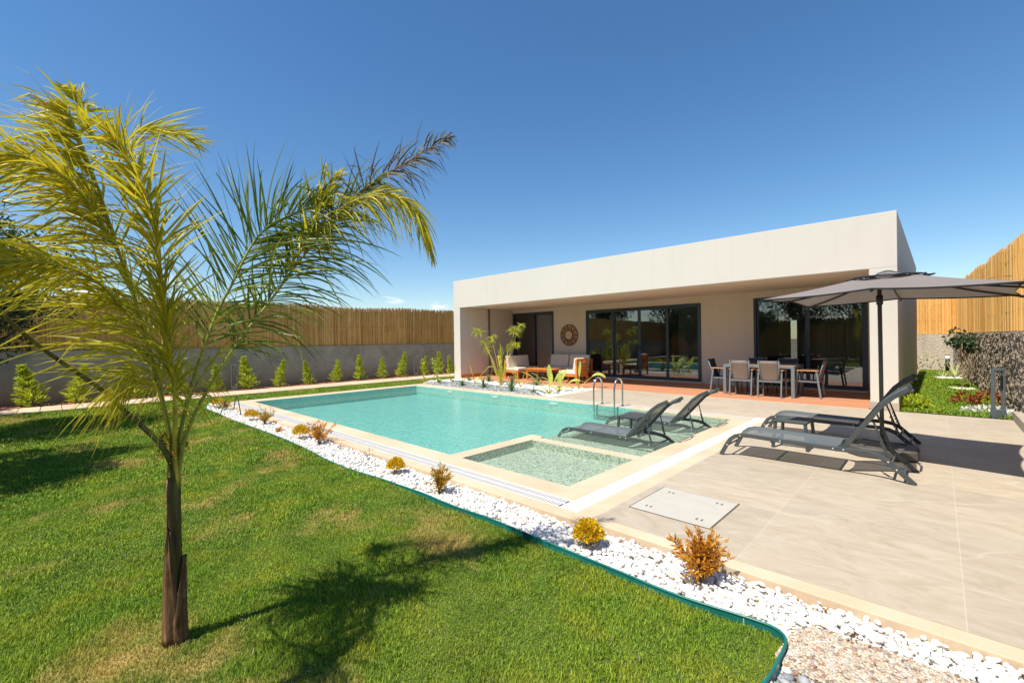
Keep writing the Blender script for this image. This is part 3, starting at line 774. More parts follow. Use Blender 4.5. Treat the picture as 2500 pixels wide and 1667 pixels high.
sliding(*wins[1], [-10.69, -9.45, -8.35, -7.22, -6.04], 'wide four leaf dark framed sliding door')
sliding(*wins[2], [-4.23, -2.84, -1.49], 'dark framed sliding door behind the dining table')
b = MB()
for (xa, xb, za, zb) in wins: b.box(xa-.02, YB-.06, .006, xb+.02, YB-.02, za+.02)
hp(b, 'threshold', 'coping')
# rooms behind the glass
b = MB(); b.box(-15.06, YB+.24, -.1, -1.09, 23.2, .05); hp(b, 'room_floor', 'room_floor')
b = MB()
b.box(-12.3, YB+.24, .05, -12.2, 19.4, ZS)
b.box(-10.95, YB+.24, .05, -10.85, 18.4, ZS); b.box(-10.85, 18.3, .05, -9.85, 18.4, ZS)
b.box(-7.35, 17.3, .05, -5.7, 17.4, ZS); b.box(-5.8, YB+.24, .05, -5.7, 17.3, ZS); b.box(-10.9, 22.5, .05, -5.7, 22.6, ZS); b.box(-7.45, 17.3, .05, -7.35, 22.5, ZS); b.box(-9.95, 18.4, .05, -9.85, 22.5, ZS)
b.box(-4.45, YB+.24, .05, -4.35, 19.0, ZS); b.box(-2.86, 17.6, .05, -1.1, 17.7, ZS); b.box(-4.35, 22, .05, -1.1, 22.1, ZS); b.box(-4.35, 18.9, .05, -3.95, 19, ZS); b.box(-3.95, 18.9, 2.2, -2.9, 19, ZS)
hp(b, 'partition', 'room_wall')
b = MB(); b.box(-9.8, 22.3, .05, -7.5, 22.4, 2.9); hp(b, 'corridor_gloom_panel', 'room_dark')  # near-black slab, paints the gloom at the corridor's far end
b = MB(); b.box(-15.0, 16.9, .05, -12.32, 17.0, 3.0); b.box(-12.36, 16.0, .05, -12.32, 16.9, 3.0); hp(b, 'darkening_partition', 'room_dark')  # near-black partitions added to darken the room behind the left door
b = MB()
n = 24
for i in range(n):
    x = -14.9+i*.05; b.box(x, YB+.27+.012*(i % 2), .08, x+.05, YB+.275+.012*(i % 2), 2.8)
hp(b, 'blind', 'blind_grey')
b = MB(); pts = []
for i in range(41):
    u = i/40; x = -2.02+.50*u; pts.append((x, YB+.42+.035*math.sin(i*1.5)))
vs = []; 
for j, z in enumerate((.08, 1.0, 2.0, 2.8)):
    for (x, y) in pts:
        u = (x+2.02)/.5; vs.append((x+(1-u)*(.10*(j-0)/3.), y, z))
fs = [(j*41+i, j*41+i+1, (j+1)*41+i+1, (j+1)*41+i) for j in range(3) for i in range(40)]
b.add(vs, fs); hp(b, 'curtain', 'curtain', smooth=True)
b = MB(); b.box(-2.5, 17.4, 2.25, -1.75, 17.6, 2.5); hp(b, 'air_conditioner', 'ac_white', bevel=.03)
b = MB(); b.box(-2.47, 17.38, 2.27, -1.78, 17.4, 2.30); hp(b, 'vent', 'room_dark')
# bed seen through the right leaf of the wide door
b = MB(); b.box(-6.9, 16.6, .05, -5.85, 17.28, .5); hp(b, 'bed_base', 'room_wall', bevel=.03)
b = MB(); b.box(-6.8, 16.95, .5, -6.35, 17.2, .95); b.box(-6.3, 16.95, .5, -5.85, 17.2, .95); hp(b, 'pillow', 'curtain', bevel=.08)
# spot lamp on the side wall
s = thing('garden_spotlight', 'small grey spotlight on the shaded side wall of the house', 'spotlight', (-.62, 15.4, .16))
b = MB(); b.tube([(0, 0, 0), (.06, 0, 0)], .02, 8); b.build('bracket', 'lantern_metal', s)
b = MB(); b.tube([(.04, -.02, .03), (.16, -.08, .06)], .05, 12); b.build('lamp_head', 'lantern_metal', s, smooth=True)

# woven round wall ornament
d = thing('wall_ornament', 'round woven rattan sun ornament hanging between two glass doors', 'wall decor', (-11.63, YB-.03, 1.80))
b = MB()
def ring(b, r, tr, n=48, y=0, zz=0): b.tube([(r*math.cos(2*math.pi*i/n), y, r*math.sin(2*math.pi*i/n)) for i in range(n+1)], tr, 6)
ring(b, .455, .018); ring(b, .20, .018, y=-.02); b.build('rim', 'rope_dark', d, smooth=True)
b = MB(); b.tube([(0, .02, 0), (0, -.005, 0)], [.45, .45], 48); b.build('backing', 'rope', d)
b = MB(); b.tube([(0, -.0, 0), (0, -.03, 0)], [.185, .185], 36); b.build('centre_disc', 'rope_pale', d)
b = MB()
for i in range(11):
    a = i/11*2*math.pi
    for s_ in (-1, 1):
        p = (.20*math.cos(a+s_*.27), -.02, .20*math.sin(a+s_*.27)); q = (.44*math.cos(a), -.02, .44*math.sin(a)); b.tube([p, q], .012, 5)
b.build('ray', 'rope_dark', d)

# ------------------------------------------------------------------ boundary walls and reed fences
def reeds(name, mat, p, q, z0, ztop, step, parent, layers=2, lean=.0018, r=.009, jit=.0035):
    """vertical cane stalks from p to q; ztop(u) gives the height"""
    p = np.array(p, float); q = np.array(q, float); L = np.linalg.norm(q-p); d = (q-p)/L; nrm = np.array([-d[1], d[0]])
    n = int(L/step)*layers; u = rng.random(n)*L; k = 5; m = 4
    ph = 2*np.pi*np.arange(k)/k
    base = p[None]+d[None]*u[:, None]+nrm[None]*rng.normal(0, jit, n)[:, None]
    zt = np.array([ztop(x/L) for x in u])+rng.normal(0, .03, n)+.03*np.sin(u*47)*np.sin(u*13)-(rng.random(n) < .06)*rng.random(n)*.12
    zb = z0+rng.random(n)*.03
    rad = r*(.6+.9*rng.random(n)); lx = rng.normal(0, lean, (m, n)).cumsum(0); V = np.zeros((n, m, k, 3))
    for j in range(m):
        zz = zb+(zt-zb)*j/(m-1); c = base+d[None]*lx[j][:, None]
        for i in range(k):
            off = d[None]*np.cos(ph[i])*rad[:, None]+nrm[None]*np.sin(ph[i])*rad[:, None]
            V[:, j, i, :2] = c+off; V[:, j, i, 2] = zz
    idx = np.arange(n)[:, None, None, None]*(m*k)+0
    fs = []
    for j in range(m-1):
        for i in range(k):
            fs.append([j*k+i, j*k+(i+1) % k, (j+1)*k+(i+1) % k, (j+1)*k+i])
    FF = (np.arange(n)[:, None, None]*(m*k)+np.array(fs)[None]).reshape(-1, 4)
    # clumpy tone along the fence
    bi = (u/.021+.3*np.sin(u*31)+1).astype(int); bt = rng.random(bi.max()+2)[bi]; tn = (.5*rng.random(n)+.5*bt**1.3).clip(0, 1)
    return np_obj(name, V.reshape(-1, 3), FF, mat, np.repeat(tn, m*k), parent)
def fence(label, p, q, z0, ztop, mat, step=.011, r=.0085, wires=(.25, .55, .85)):
    f = thing('reed_fence', label, 'fence')
    reeds('reed_screen', mat, p, q, z0, ztop, step, f, r=r, jit=.007 if mat == 'reed_gold' else .0035)
    P = Vector((*p, 0)); Q = Vector((*q, 0)); dd = (Q-P).normalized(); nn = Vector((-dd.y, dd.x, 0))
    b = MB(); k = 30
    for i in range(k):
        u0, u1 = i/k, (i+1)/k; a0 = P.lerp(Q, u0)-nn*.03; a1 = P.lerp(Q, u1)-nn*.03
        b.add([(a0.x, a0.y, z0), (a1.x, a1.y, z0), (a1.x, a1.y, ztop(u1)-.12), (a0.x, a0.y, ztop(u0)-.12)], [(0, 1, 2, 3)], .1)
    b.build('backing_screen', mat, f)
    b = MB(); 
    for wv in wires:
        pts = []
        for i in range(61):
            u = i/60; a = P.lerp(Q, u)+nn*.010; pts.append((a.x, a.y, z0+(ztop(u)-z0)*wv+.008*math.sin(i*2.1)))
        b.tube(pts, .0025, 4)
    b.build('wire', 'rope_dark', f); return f
lw = thing('garden_wall', 'long grey cement wall behind the row of young conifers', 'wall', (-18.62, 4, 0))
b = MB(); b.box(-.1, -14.5, -.6, 0, 13.2, 1.45); b.build('wall_face', 'cement', lw)
b = MB(); b.box(-.13, -14.5, 1.45, .02, 13.2, 1.485); b.build('wall_cap', 'cement', lw)
fence('brown reed screen on top of the grey cement wall on the left', (-18.66, 17.0), (-18.66, -10.5), 1.46, lambda u: 3.22-.22*u+.025*math.sin(u*40)+.02*math.sin(u*17), 'reed_brown', .0085, .0062, wires=(.5,))
rw = thing('garden_wall', 'rough plastered wall along the right side, darker and nearer', 'wall')
RW = [(1.38, -9.0), (1.30, 2.0), (1.14, 11.4), (1.06, 13.5), (.84, 18.7), (.62, 23.7), (.46, 27.4)]
b = MB(); 
from mathutils import noise as MN
def relief(b, P, z0, z1, nu, nv, amp):
    L = [0]
    for a_, c_ in zip(P, P[1:]): L.append(L[-1]+math.dist(a_, c_))
    vs = []
    for i in range(nu+1):
        l = L[-1]*(i/nu)**1.0; j = max(k for k in range(len(L)-1) if L[k] <= l+1e-9); f = (l-L[j])/(L[j+1]-L[j])
        x = P[j][0]+(P[j+1][0]-P[j][0])*f; y = P[j][1]+(P[j+1][1]-P[j][1])*f
        dx, dy = P[j+1][0]-P[j][0], P[j+1][1]-P[j][1]; q = math.hypot(dx, dy); nx, ny = -dy/q, dx/q
        for k in range(nv+1):
            z = z0+(z1-z0)*k/nv; v = Vector((l*10, z*10, .3)); n_ = MN.noise(v)+.6*MN.noise(v*2.3)+.4*MN.noise(v*5)
            n_ = amp*n_*(0 if k == nv else 1); vs.append((x+nx*n_, y+ny*n_, z))
    b.add(vs, [(i*(nv+1)+k, (i+1)*(nv+1)+k, (i+1)*(nv+1)+k+1, i*(nv+1)+k+1) for i in range(nu) for k in range(nv)], .5)
relief(b, RW, -.6, 1.64, 1300, 95, .032)
vs = []
for (x, y) in RW: vs += [(x, y, 1.60), (x, y, 1.66), (x+.2, y, 1.66), (x+.2, y, -.6)]
b.add(vs, [(i*4+k, i*4+(k+1) % 4, (i+1)*4+(k+1) % 4, (i+1)*4+k) for i in range(len(RW)-1) for k in range(3)])
b.build('wall_face', 'rough_wall', rw)
fw = thing('garden_wall', 'pale rough plastered wall closing the far end of the side garden', 'wall')
b = MB(); b.box(-3.5, 27.35, -.6, .75, 27.6, 1.63); b.build('wall_face', 'rough_wall_far', fw)
def fz(u): return 3.28+.46*u+.05*MN.noise(Vector((u*22, 0, 0)))+.04*(1 if MN.noise(Vector((int(u*26)*1.37, .5, 0))) > 0 else -1)*.5+.04*MN.noise(Vector((u*70, 3, 0)))
fence('golden reed screen on the right wall with an uneven top', (1.435, 4.0), (.57, 27.4), 1.63, (lambda u: fz(max(0, (u*23.42-5.0)/18.42))), 'reed_gold', .0075, .0062)
fence('golden reed screen on the pale far wall behind the umbrella', (.60, 27.42), (-3.5, 27.42), 1.63, lambda u: 3.95+.05*math.sin(u*20), 'reed_gold', .011, .008)
# garden end behind the photographer (mirrored in the doors)
fence('brown reed screen at the near end of the lawn', (-18.6, -9.2), (2.0, -9.2), -.05, lambda u: 2.9, 'reed_brown', .05, .03)

# ------------------------------------------------------------------ plants
def leafmesh(kind, n, seedn, **k): pass
def ribbon(m, p, d, up, L, wd, droop=0, seg=5, wind=None, tint=None, fold=0, prof=None, twist=0, kink=-1):
    """a strap leaf from p along d; bends under gravity"""
    p = Vector(p); d = Vector(d).normalized(); pts = [p.copy()]; dirs = [d.copy()]; st = L/seg
    for i in range(seg):
        if kink == i: d = (d+Vector((0, 0, -.9))+rdir()*.5).normalized()
        d = (d+Vector((0, 0, -1))*droop/seg+(wind*(1.0/seg) if wind is not None else Vector((0, 0, 0)))).normalized()
        p = p+d*st; pts.append(p.copy()); dirs.append(d.copy())
    up = Vector(up); vs = []; 
    for i, (q, dd) in enumerate(zip(pts, dirs)):
        s_ = dd.cross(up)
        if s_.length < 1e-3: s_ = dd.cross(Vector((1, 0, 0)))
        s_.normalize()
        if twist: s_ = Matrix.Rotation(twist*i/seg, 3, dd) @ s_
        u = i/seg; w_ = wd*(prof(u) if prof else (min(1, .45+2.5*u)*(1-u**3)+.03))/2
        if fold:
            nn = s_.cross(dd); vs += [q-s_*w_+nn*w_*fold, q, q+s_*w_+nn*w_*fold]
        else: vs += [q-s_*w_, q+s_*w_]
    if fold: fs = [(i*3+a, i*3+a+1, i*3+a+4, i*3+a+3) for i in range(seg) for a in (0, 1)]
    else: fs = [(i*2, i*2+1, i*2+3, i*2+2) for i in range(seg)]
    m.add(vs, fs, tint); return pts
def rdir(): 
    v = Vector((random.gauss(0, 1), random.gauss(0, 1), random.gauss(0, 1))); return v.normalized()
def leafcard(m, p, d, L, wd, tint=None):
    """pointed oval leaf, 4 triangles, folded a little"""
    p = Vector(p); d = Vector(d).normalized(); s_ = d.cross(rdir()).normalized(); nn = s_.cross(d)
    m.add([p, p+d*L*.35-s_*wd/2+nn*wd*.12, p+d*L*.75-s_*wd*.36+nn*wd*.1, p+d*L, p+d*L*.75+s_*wd*.36+nn*wd*.1, p+d*L*.35+s_*wd/2+nn*wd*.12, p+d*L*.5],
          [(0, 6, 1), (1, 6, 2), (2, 6, 3), (3, 6, 4), (4, 6, 5), (5, 6, 0)], tint)

m_ = MB()
for i in range(170):
    x = random.uniform(-6, .8); y = random.uniform(2.8, 3.25); leafcard(m_, (x, y, -.03+random.random()*.02), Vector((random.gauss(0, 1), random.gauss(0, 1), .15)), random.uniform(.015, .035), .009)
for i in range(130):
    x = random.uniform(-6, -.8); y = random.uniform(.2, 2.7); leafcard(m_, (x, y, -.02), Vector((random.gauss(0, 1), random.gauss(0, 1), .2)), random.uniform(.02, .05), .008)
tag(m_.build('fallen_leaves', 'palm_dry'), kind='stuff')
# ---- the big palm
def catmull(ctrl, n):
    P = [Vector(c) for c in ctrl]; out = []
    for j in range(n):
        t_ = j/(n-1)*(len(P)-1); i = min(int(t_), len(P)-2); f = t_-i
        p0 = P[max(i-1, 0)]; p1 = P[i]; p2 = P[i+1]; p3 = P[min(i+2, len(P)-1)]
        out.append(.5*((2*p1)+(p2-p0)*f+(2*p0-5*p1+4*p2-p3)*f*f+(3*p1-p0-3*p2+p3)*f**3))
    return out
palm = thing('palm_tree', 'young queen palm with wind blown yellow green fronds on the lawn', 'palm tree', (0, 0, 0))
PB = Vector((-3.11, .465, -.05)); PT = PX(421, 1070, 2.48)
b = MB(); n = 26; k = 20; vs = []
for i in range(n):
    u = i/(n-1); c = PB.lerp(PT, u); c += Vector((math.sin(u*3)*.006, 0, 0))
    r = (.025+.021*(1-u)**1.3)*(1 if u < .8 else 1-.5*((u-.8)/.2)**1.5)
    for j in range(k):
        a = 2*math.pi*j/k; rr = r*(1+.06*math.sin(3*a+u*9)+.04*math.sin(7*a+u*23))
        vs.append((c.x+rr*math.cos(a), c.y+rr*math.sin(a), c.z))
b.add(vs, [(i*k+j, i*k+(j+1) % k, (i+1)*k+(j+1) % k, (i+1)*k+j) for i in range(n-1) for j in range(k)])
b.build('trunk', 'crown_shaft', palm, smooth=True)
def boot(a0, a1, z0, z1, r0, r1, flare, mat='palm_trunk', tip=.5):
    """old leaf base clasping the trunk, tapering to a torn point"""
    m = MB(); ns, nz = 12, 14; vs = []
    for j in range(nz):
        u = j/(nz-1); z = z0+(z1-z0)*u; c = PB.lerp(PT, max(0, (z+.05))/(PT.z+.05))
        sp = 1-(max(0, u-.25)/.75)**1.5*.92
        for i in range(ns):
            s_ = i/(ns-1)*2-1; a = (a0+a1)/2+(a1-a0)/2*s_*sp+.12*u
            r = r0+(r1-r0)*u+flare*u*u+.005*math.sin(9*s_+5*u)+.007*(1-abs(s_))
            vs.append((c.x+r*math.cos(a), c.y+r*math.sin(a), z+.012*math.sin(7*s_)*u))
    m.add(vs, [(j*ns+i, j*ns+i+1, (j+1)*ns+i+1, (j+1)*ns+i) for j in range(nz-1) for i in range(ns-1)])
    o = m.build('old_leaf_base', mat, palm, smooth=True); so_ = o.modifiers.new('s', 'SOLIDIFY'); so_.thickness = .008
to_cam = math.atan2(-PB.y, -PB.x)     # side of the trunk that faces the lens
boot(to_cam-2.1, to_cam+.55, -.05, .60, .054, .036, .0)
boot(to_cam-.2, to_cam+2.3, -.05, .43, .058, .042, .010)
boot(to_cam+1.9, to_cam+4.4, -.05, .34, .060, .047, .008)
boot(to_cam-1.5, to_cam-.1, .36, .88, .033, .026, .003, 'palm_trunk')
boot(to_cam+.0, to_cam+2.0, .38, .95, .031, .026, .002, 'crown_shaft')
b = MB()
for i in range(150):
    a = random.random()*6.28; z = PT.z-.02+random.gauss(0, .035); c = PB.lerp(PT, z/PT.z)
    p = Vector((c.x+.045*math.cos(a), c.y+.045*math.sin(a), z)); q = p+Vector((math.cos(a)*.03, math.sin(a)*.03, random.uniform(-.04, .05)))
    b.tube([p, p.lerp(q, .5)+rdir()*.008, q], .0018, 3)
b.tube([PT+Vector((math.cos(i*.5)*.046, math.sin(i*.5)*.046, -.03+.01*math.sin(i*1.7))) for i in range(14)], .005, 5)
b.build('fibre', 'palm_fibre', palm)

SC = lambda v: cR*v[0]+cU*v[1]+cF*v[2]     # direction given as right, up, forward
def frond(ctrl, t0, n, L, wd, mat, rmat, r0, droop, wind, a0=62, a1=22, plum=.8, bias=None, dens_pow=1.0, tipscale=.45, lean=None, label=None, seed=1, side=None):
    random.seed(seed)
    P = catmull([PX(*c) for c in ctrl], 90); m = MB()
    m.tube(P[::3]+[P[-1]], [r0*(1-.9*(i/30.)**.8)+.0015 for i in range(len(P[::3])+1)], 8)
    o = m.build('frond', rmat, palm, smooth=True)
    if label: o['label'] = label
    lf = MB(); wv = SC(wind)
    for i in range(n):
        u = t0+(1-t0)*(i/(n-1))**dens_pow+random.uniform(-.003, .003); u = min(max(u, 0), 1); j = u*(len(P)-1); j0 = min(int(j), len(P)-2)
        p = P[j0].lerp(P[j0+1], j-j0); T = (P[min(j0+2, len(P)-1)]-P[max(j0-1, 0)]).normalized()
        v = (u-t0)/(1-t0)
        for s_ in ((-1, 1) if side is None else side):
            if random.random() < .05: continue
            N = T.cross(Vector(cF)).normalized()*(1 if s_ > 0 else -1)      # roughly across the view
            B = T.cross(N)
            ph = random.gauss(0, plum); Nn = (N*math.cos(ph)+B*math.sin(ph)).normalized()
            ang = R_(a0+(a1-a0)*v+random.gauss(0, 13 if plum > .6 else 6))
            dr = T*math.cos(ang)+Nn*math.sin(ang)
            if bias is not None: dr += SC(bias[0 if s_ < 0 else 1])
            ll = L*(math.sin(math.pi*min(1, (.22+.62*v)))**.8)*(1-(1-tipscale)*v**3)*random.uniform(.55, 1.12)
            ribbon(lf, p, dr, (B if random.random() < .5 else T)+rdir()*.5, ll, wd*random.uniform(.7, 1.15), droop*random.uniform(.5, 1.5), 8, wv*random.uniform(.4, 1.6), random.random()*(.75+.25*v), fold=.35, twist=random.gauss(0, 1.2), kink=(random.randint(3, 7) if random.random() < (.3 if plum > .6 else .1) else -1))
    lf.build('leaflets', mat, o)
# central left frond, arching up and to the left
F1 = [(430, 1200, 2.50), (423, 1130, 2.48), (415, 1070, 2.46), (404, 1010, 2.44), (386, 935, 2.42), (366, 855, 2.40), (342, 770, 2.38), (312, 680, 2.30), (283, 595, 2.22), (255, 505, 2.14), (225, 420, 2.06), (190, 330, 2.0), (165, 262, 1.98)]
frond(F1, .31, 205, .66, .0118, 'palm_yellow', 'stem_green', .015, .42, (-.55, .04, .1), 72, 46, .8, ((-.85, -.22, -.1), (-.30, .30, .1)), label='yellow green frond arching up to the left', seed=11)
F2 = [(431, 1200, 2.49), (428, 1130, 2.46), (426, 1080, 2.44), (428, 1010, 2.40), (424, 930, 2.36), (412, 850, 2.32), (400, 760, 2.28), (392, 660, 2.22), (376, 560, 2.14), (345, 460, 2.08), (300, 375, 2.04), (255, 310, 2.02)]
frond(F2, .33, 170, .42, .0125, 'palm_yellow', 'stem_yellow', .014, .55, (-.15, .0, .0), 44, 52, .9, ((-.15, .25, -.1), (.2, .22, .0)), label='bright yellow frond standing upright in the middle', seed=12)
# third, straight up and over to the right: dark leaflets both sides
frond([(433, 1200, 2.50), (434, 1130, 2.48), (438, 1075, 2.47), (448, 1020, 2.48), (466, 945, 2.50), (494, 860, 2.52), (529, 765, 2.55), (566, 695, 2.58), (598, 628, 2.60), (628, 580, 2.62), (672, 540, 2.64), (735, 517, 2.66), (800, 497, 2.68)],
      .43, 110, .66, .0125, 'palm_green', 'stem_green', .013, .62, (.14, -.02, .0), 62, 56, .32, ((-.10, .30, .1), (.20, .12, .0)), label='dark green frond bending right at its tip', seed=13)
# rightmost, long and low, drooping, dry at the tip
frond([(435, 1200, 2.50), (438, 1140, 2.48), (446, 1088, 2.46), (460, 1048, 2.47), (487, 987, 2.50), (541, 896, 2.55), (600, 810, 2.60), (662, 732, 2.66), (712, 662, 2.70), (765, 596, 2.74), (815, 535, 2.78), (870, 480, 2.82), (925, 445, 2.84)],
      .45, 120, .58, .0115, 'palm_green', 'stem_green', .013, 1.15, (.26, -.05, .0), 64, 48, .42, ((-.05, .28, .1), (.28, .0, .0)), label='long frond reaching right over the fence', seed=14)
frond([(840, 510, 2.80), (885, 466, 2.82), (935, 430, 2.84), (990, 398, 2.87), (1048, 362, 2.89), (1096, 338, 2.91)], .0, 100, .32, .009, 'palm_dry', 'palm_fibre', .006, .8, (.12, -.05, 0), 70, 42, 1.0, ((.0, .12, 0), (.1, -.05, 0)), label='dry brown frond tip', tipscale=.45, seed=15)
frond([(760, 570, 2.70), (815, 520, 2.70), (880, 485, 2.70), (945, 475, 2.72), (1000, 500, 2.74), (1035, 560, 2.76), (1055, 620, 2.78)], .0, 120, .38, .0085, 'palm_yellow', 'stem_green', .006, 1.7, (.22, -.35, 0), 60, 14, 1.0, ((.08, .02, 0), (.2, -.1, 0)), label='drooping yellow green frond end on the far right', seed=16)
frond([(700, 660, 2.66), (740, 600, 2.66), (775, 530, 2.68), (800, 470, 2.70), (820, 430, 2.72)], .0, 60, .30, .014, 'palm_yellow', 'stem_green', .005, 1.0, (.1, -.1, 0), 50, 30, 1.1, ((-.1, .2, 0), (.1, .2, 0)), label='short frond end with yellow tips', seed=26)
# lower left, dark stalk with drooping leaflets at its end
frond([(428, 1190, 2.48), (418, 1130, 2.45), (390, 1082, 2.40), (351, 1044, 2.36), (291, 991, 2.30), (242, 945, 2.24), (194, 913, 2.18), (126, 867, 2.10), (60, 816, 2.0), (0, 760, 1.9), (-90, 640, 1.75), (-170, 480, 1.6), (-230, 340, 1.45), (-380, 240, 1.32), (-620, 230, 1.2), (-900, 300, 1.1)],
        .66, 90, .44, .011, 'palm_green', 'crown_shaft', .015, 1.2, (-.1, -.05, .1), 46, 30, .8, label='dark stalk leaning out low to the left', seed=17)
# top: old leaflets of the tallest frond, curling over to both sides
frond([(330, 560, 2.46), (300, 470, 2.50), (290, 395, 2.52), (310, 340, 2.54), (355, 315, 2.56), (415, 320, 2.58), (470, 345, 2.60)], .0, 60, .46, .009, 'palm_yellow', 'stem_green', .006, .25, (.5, .0, 0), 60, 30, 1.3, ((.1, .15, 0), (.5, .1, 0)), label='frond end blown over to the right at the top', seed=18)
frond([(275, 600, 2.2), (225, 510, 2.05), (165, 440, 1.9), (95, 400, 1.78), (15, 375, 1.66), (-90, 370, 1.55), (-220, 370, 1.45), (-400, 420, 1.35)], .0, 150, .42, .0095, 'palm_yellow', 'stem_green', .006, .55, (-.6, .0, 0), 45, 18, 1.0, ((-.45, .05, 0), (-.3, -.1, 0)), label='frond end blown over to the left edge', seed=19)
frond([(305, 760, 2.3), (245, 695, 2.1), (170, 655, 1.9), (90, 640, 1.7), (-10, 650, 1.55)], .0, 110, .40, .0095, 'palm_yellow', 'stem_green', .005, .5, (-.5, .0, 0), 40, 20, 1.0, ((-.4, .05, 0), (-.4, -.05, 0)), label='horizontal frond end half way up on the left', seed=29)
frond([(222, 330, 2.44), (205, 290, 2.45), (190, 252, 2.46), (178, 215, 2.47)], .0, 30, .20, .022, 'palm_yellow', 'stem_green', .006, .5, (.05, -.1, 0), 60, 40, 1.2, ((-.1, .1, 0), (.1, .1, 0)), label='bundle of broad curled leaflets at the very top', seed=30)
# thin hanging leaflets low on the stalks
frond([(412, 1070, 2.42), (398, 1000, 2.36), (380, 940, 2.30), (352, 905, 2.24), (322, 925, 2.20), (290, 965, 2.17)], .2, 60, .50, .0060, 'palm_yellow', 'stem_yellow', .005, 1.7, (-.45, -.2, -.1), 66, 30, 1.2, ((-.4, -.05, 0), (-.5, -.1, 0)), label='thin hanging yellow leaflets near the trunk', seed=20)
frond([(440, 1080, 2.44), (450, 1020, 2.44), (470, 960, 2.44), (505, 900, 2.46), (545, 850, 2.48)], .2, 50, .30, .005, 'palm_yellow', 'stem_green', .004, 1.6, (.1, -.2, -.1), 66, 30, 1.2, ((-.2, -.05, 0), (.2, .1, 0)), label='thin yellow threads between the right stalks', seed=31)
random.seed(99)

# ---- young conifers along the left wall
def conifer_mesh(seed, h, r):
    random.seed(seed); m = MB()
    for i in range(430):
        u = random.random()**.85; z = h*(.05+.93*u); rr = r*((1-u)**.75)*(.75+.5*math.sin(u*21+seed)**2)
        a = random.random()*6.28; lx = .07*math.sin(u*4+seed*2.1)*u; rr *= .75+.45*math.sin(a*2+u*9+seed)**2
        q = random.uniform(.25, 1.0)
        p = Vector((math.cos(a)*rr*q*.75+lx, math.sin(a)*rr*q*.75, z))
        d = Vector((math.cos(a), math.sin(a), .95+.9*u+random.gauss(0, .25)))
        L = random.uniform(.08, .17)*(1-.4*u)
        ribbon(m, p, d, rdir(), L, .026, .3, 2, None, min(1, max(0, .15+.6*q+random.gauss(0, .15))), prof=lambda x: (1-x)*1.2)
        for s_ in (-1, 1):
            e = (d.normalized()+d.cross(rdir()).normalized()*.7*s_)
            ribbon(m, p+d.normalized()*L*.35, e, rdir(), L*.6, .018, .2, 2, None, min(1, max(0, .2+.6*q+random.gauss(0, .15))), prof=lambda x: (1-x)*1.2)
    st = MB(); st.tube([(0, 0, -.02), (.01, 0, h*.5), (0, 0, h*.9)], [.012, .008, .003], 6)
    return m, st
grpc = 'young conifers in a row along the grey wall'
words = ['first', 'second', 'third', 'fourth', 'fifth', 'sixth', 'seventh', 'eighth', 'ninth', 'tenth', 'eleventh', 'twelfth', 'thirteenth', 'fourteenth']
cyp = [(-18.05, -.32, 1.20), (-18.1, .56, 1.05), (-18.1, 1.75, 1.15), (-18.0, 2.9, .95), (-18.05, 3.95, 1.05), (-18.0, 4.95, 1.22), (-18.05, 6.0, .98), (-18.05, 7.12, 1.02),
       (-18.05, 8.15, 1.04), (-18.05, 9.25, 1.03), (-18.05, 10.3, 1.0), (-18.0, 11.25, 1.18), (-17.95, 12.5, 1.0), (-17.9, 13.3, 1.08), (-17.9, 14.15, .9)]
protos = []
for i in range(5):
    lab = 'x'
    t_ = thing('young_conifer', lab, 'conifer', (0, 0, 0), 0, grpc)
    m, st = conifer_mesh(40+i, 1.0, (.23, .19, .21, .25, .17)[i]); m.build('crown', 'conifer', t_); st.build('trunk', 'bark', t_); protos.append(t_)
used = set(); N = len(cyp)
for i, (x, y, hh) in enumerate(cyp):
    k = i % 5
    place = words[i]+' from the left frame edge' if i < 7 else (words[N-1-i]+' from the house' if i < N-1 else 'half hidden behind the house corner')
    if i == 0: look = 'broad bushy conifer at the left end of the row, in front of the grey wall'
    elif i == 5: look = 'dense tall conifer beside a dark lantern frame, '+place
    elif i == 11: look = 'tallest brightest young conifer, third from the house'
    elif i == 12: look = 'young conifer beside the far dark lantern frame, second from the house'
    elif i == 13: look = 'slim young conifer just left of the house corner'
    elif i == 14: look = 'conifer half hidden behind the corner of the white house'
    else: look = 'small yellow green conifer by the grey wall, '+(place if i < 7 else words[N-2-i]+' from the house')
    hh *= (1, 1.05, .95, 1.1, .92, 1, 1.06, .95, .9, 1.08, .96, 1, .94, 1.03, 1)[i]
    wdt = 1.45 if i in (0, 1, 2) else (1.3 if i in (3, 4, 5) else 1.2)
    if k not in used:
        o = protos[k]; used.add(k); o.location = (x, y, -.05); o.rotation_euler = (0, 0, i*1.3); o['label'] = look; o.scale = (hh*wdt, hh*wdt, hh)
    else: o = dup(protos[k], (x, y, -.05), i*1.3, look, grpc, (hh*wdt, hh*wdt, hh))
    o.rotation_euler = (R_(random.gauss(0, 5)), R_(random.gauss(0, 5)), i*1.3)
random.seed(5)

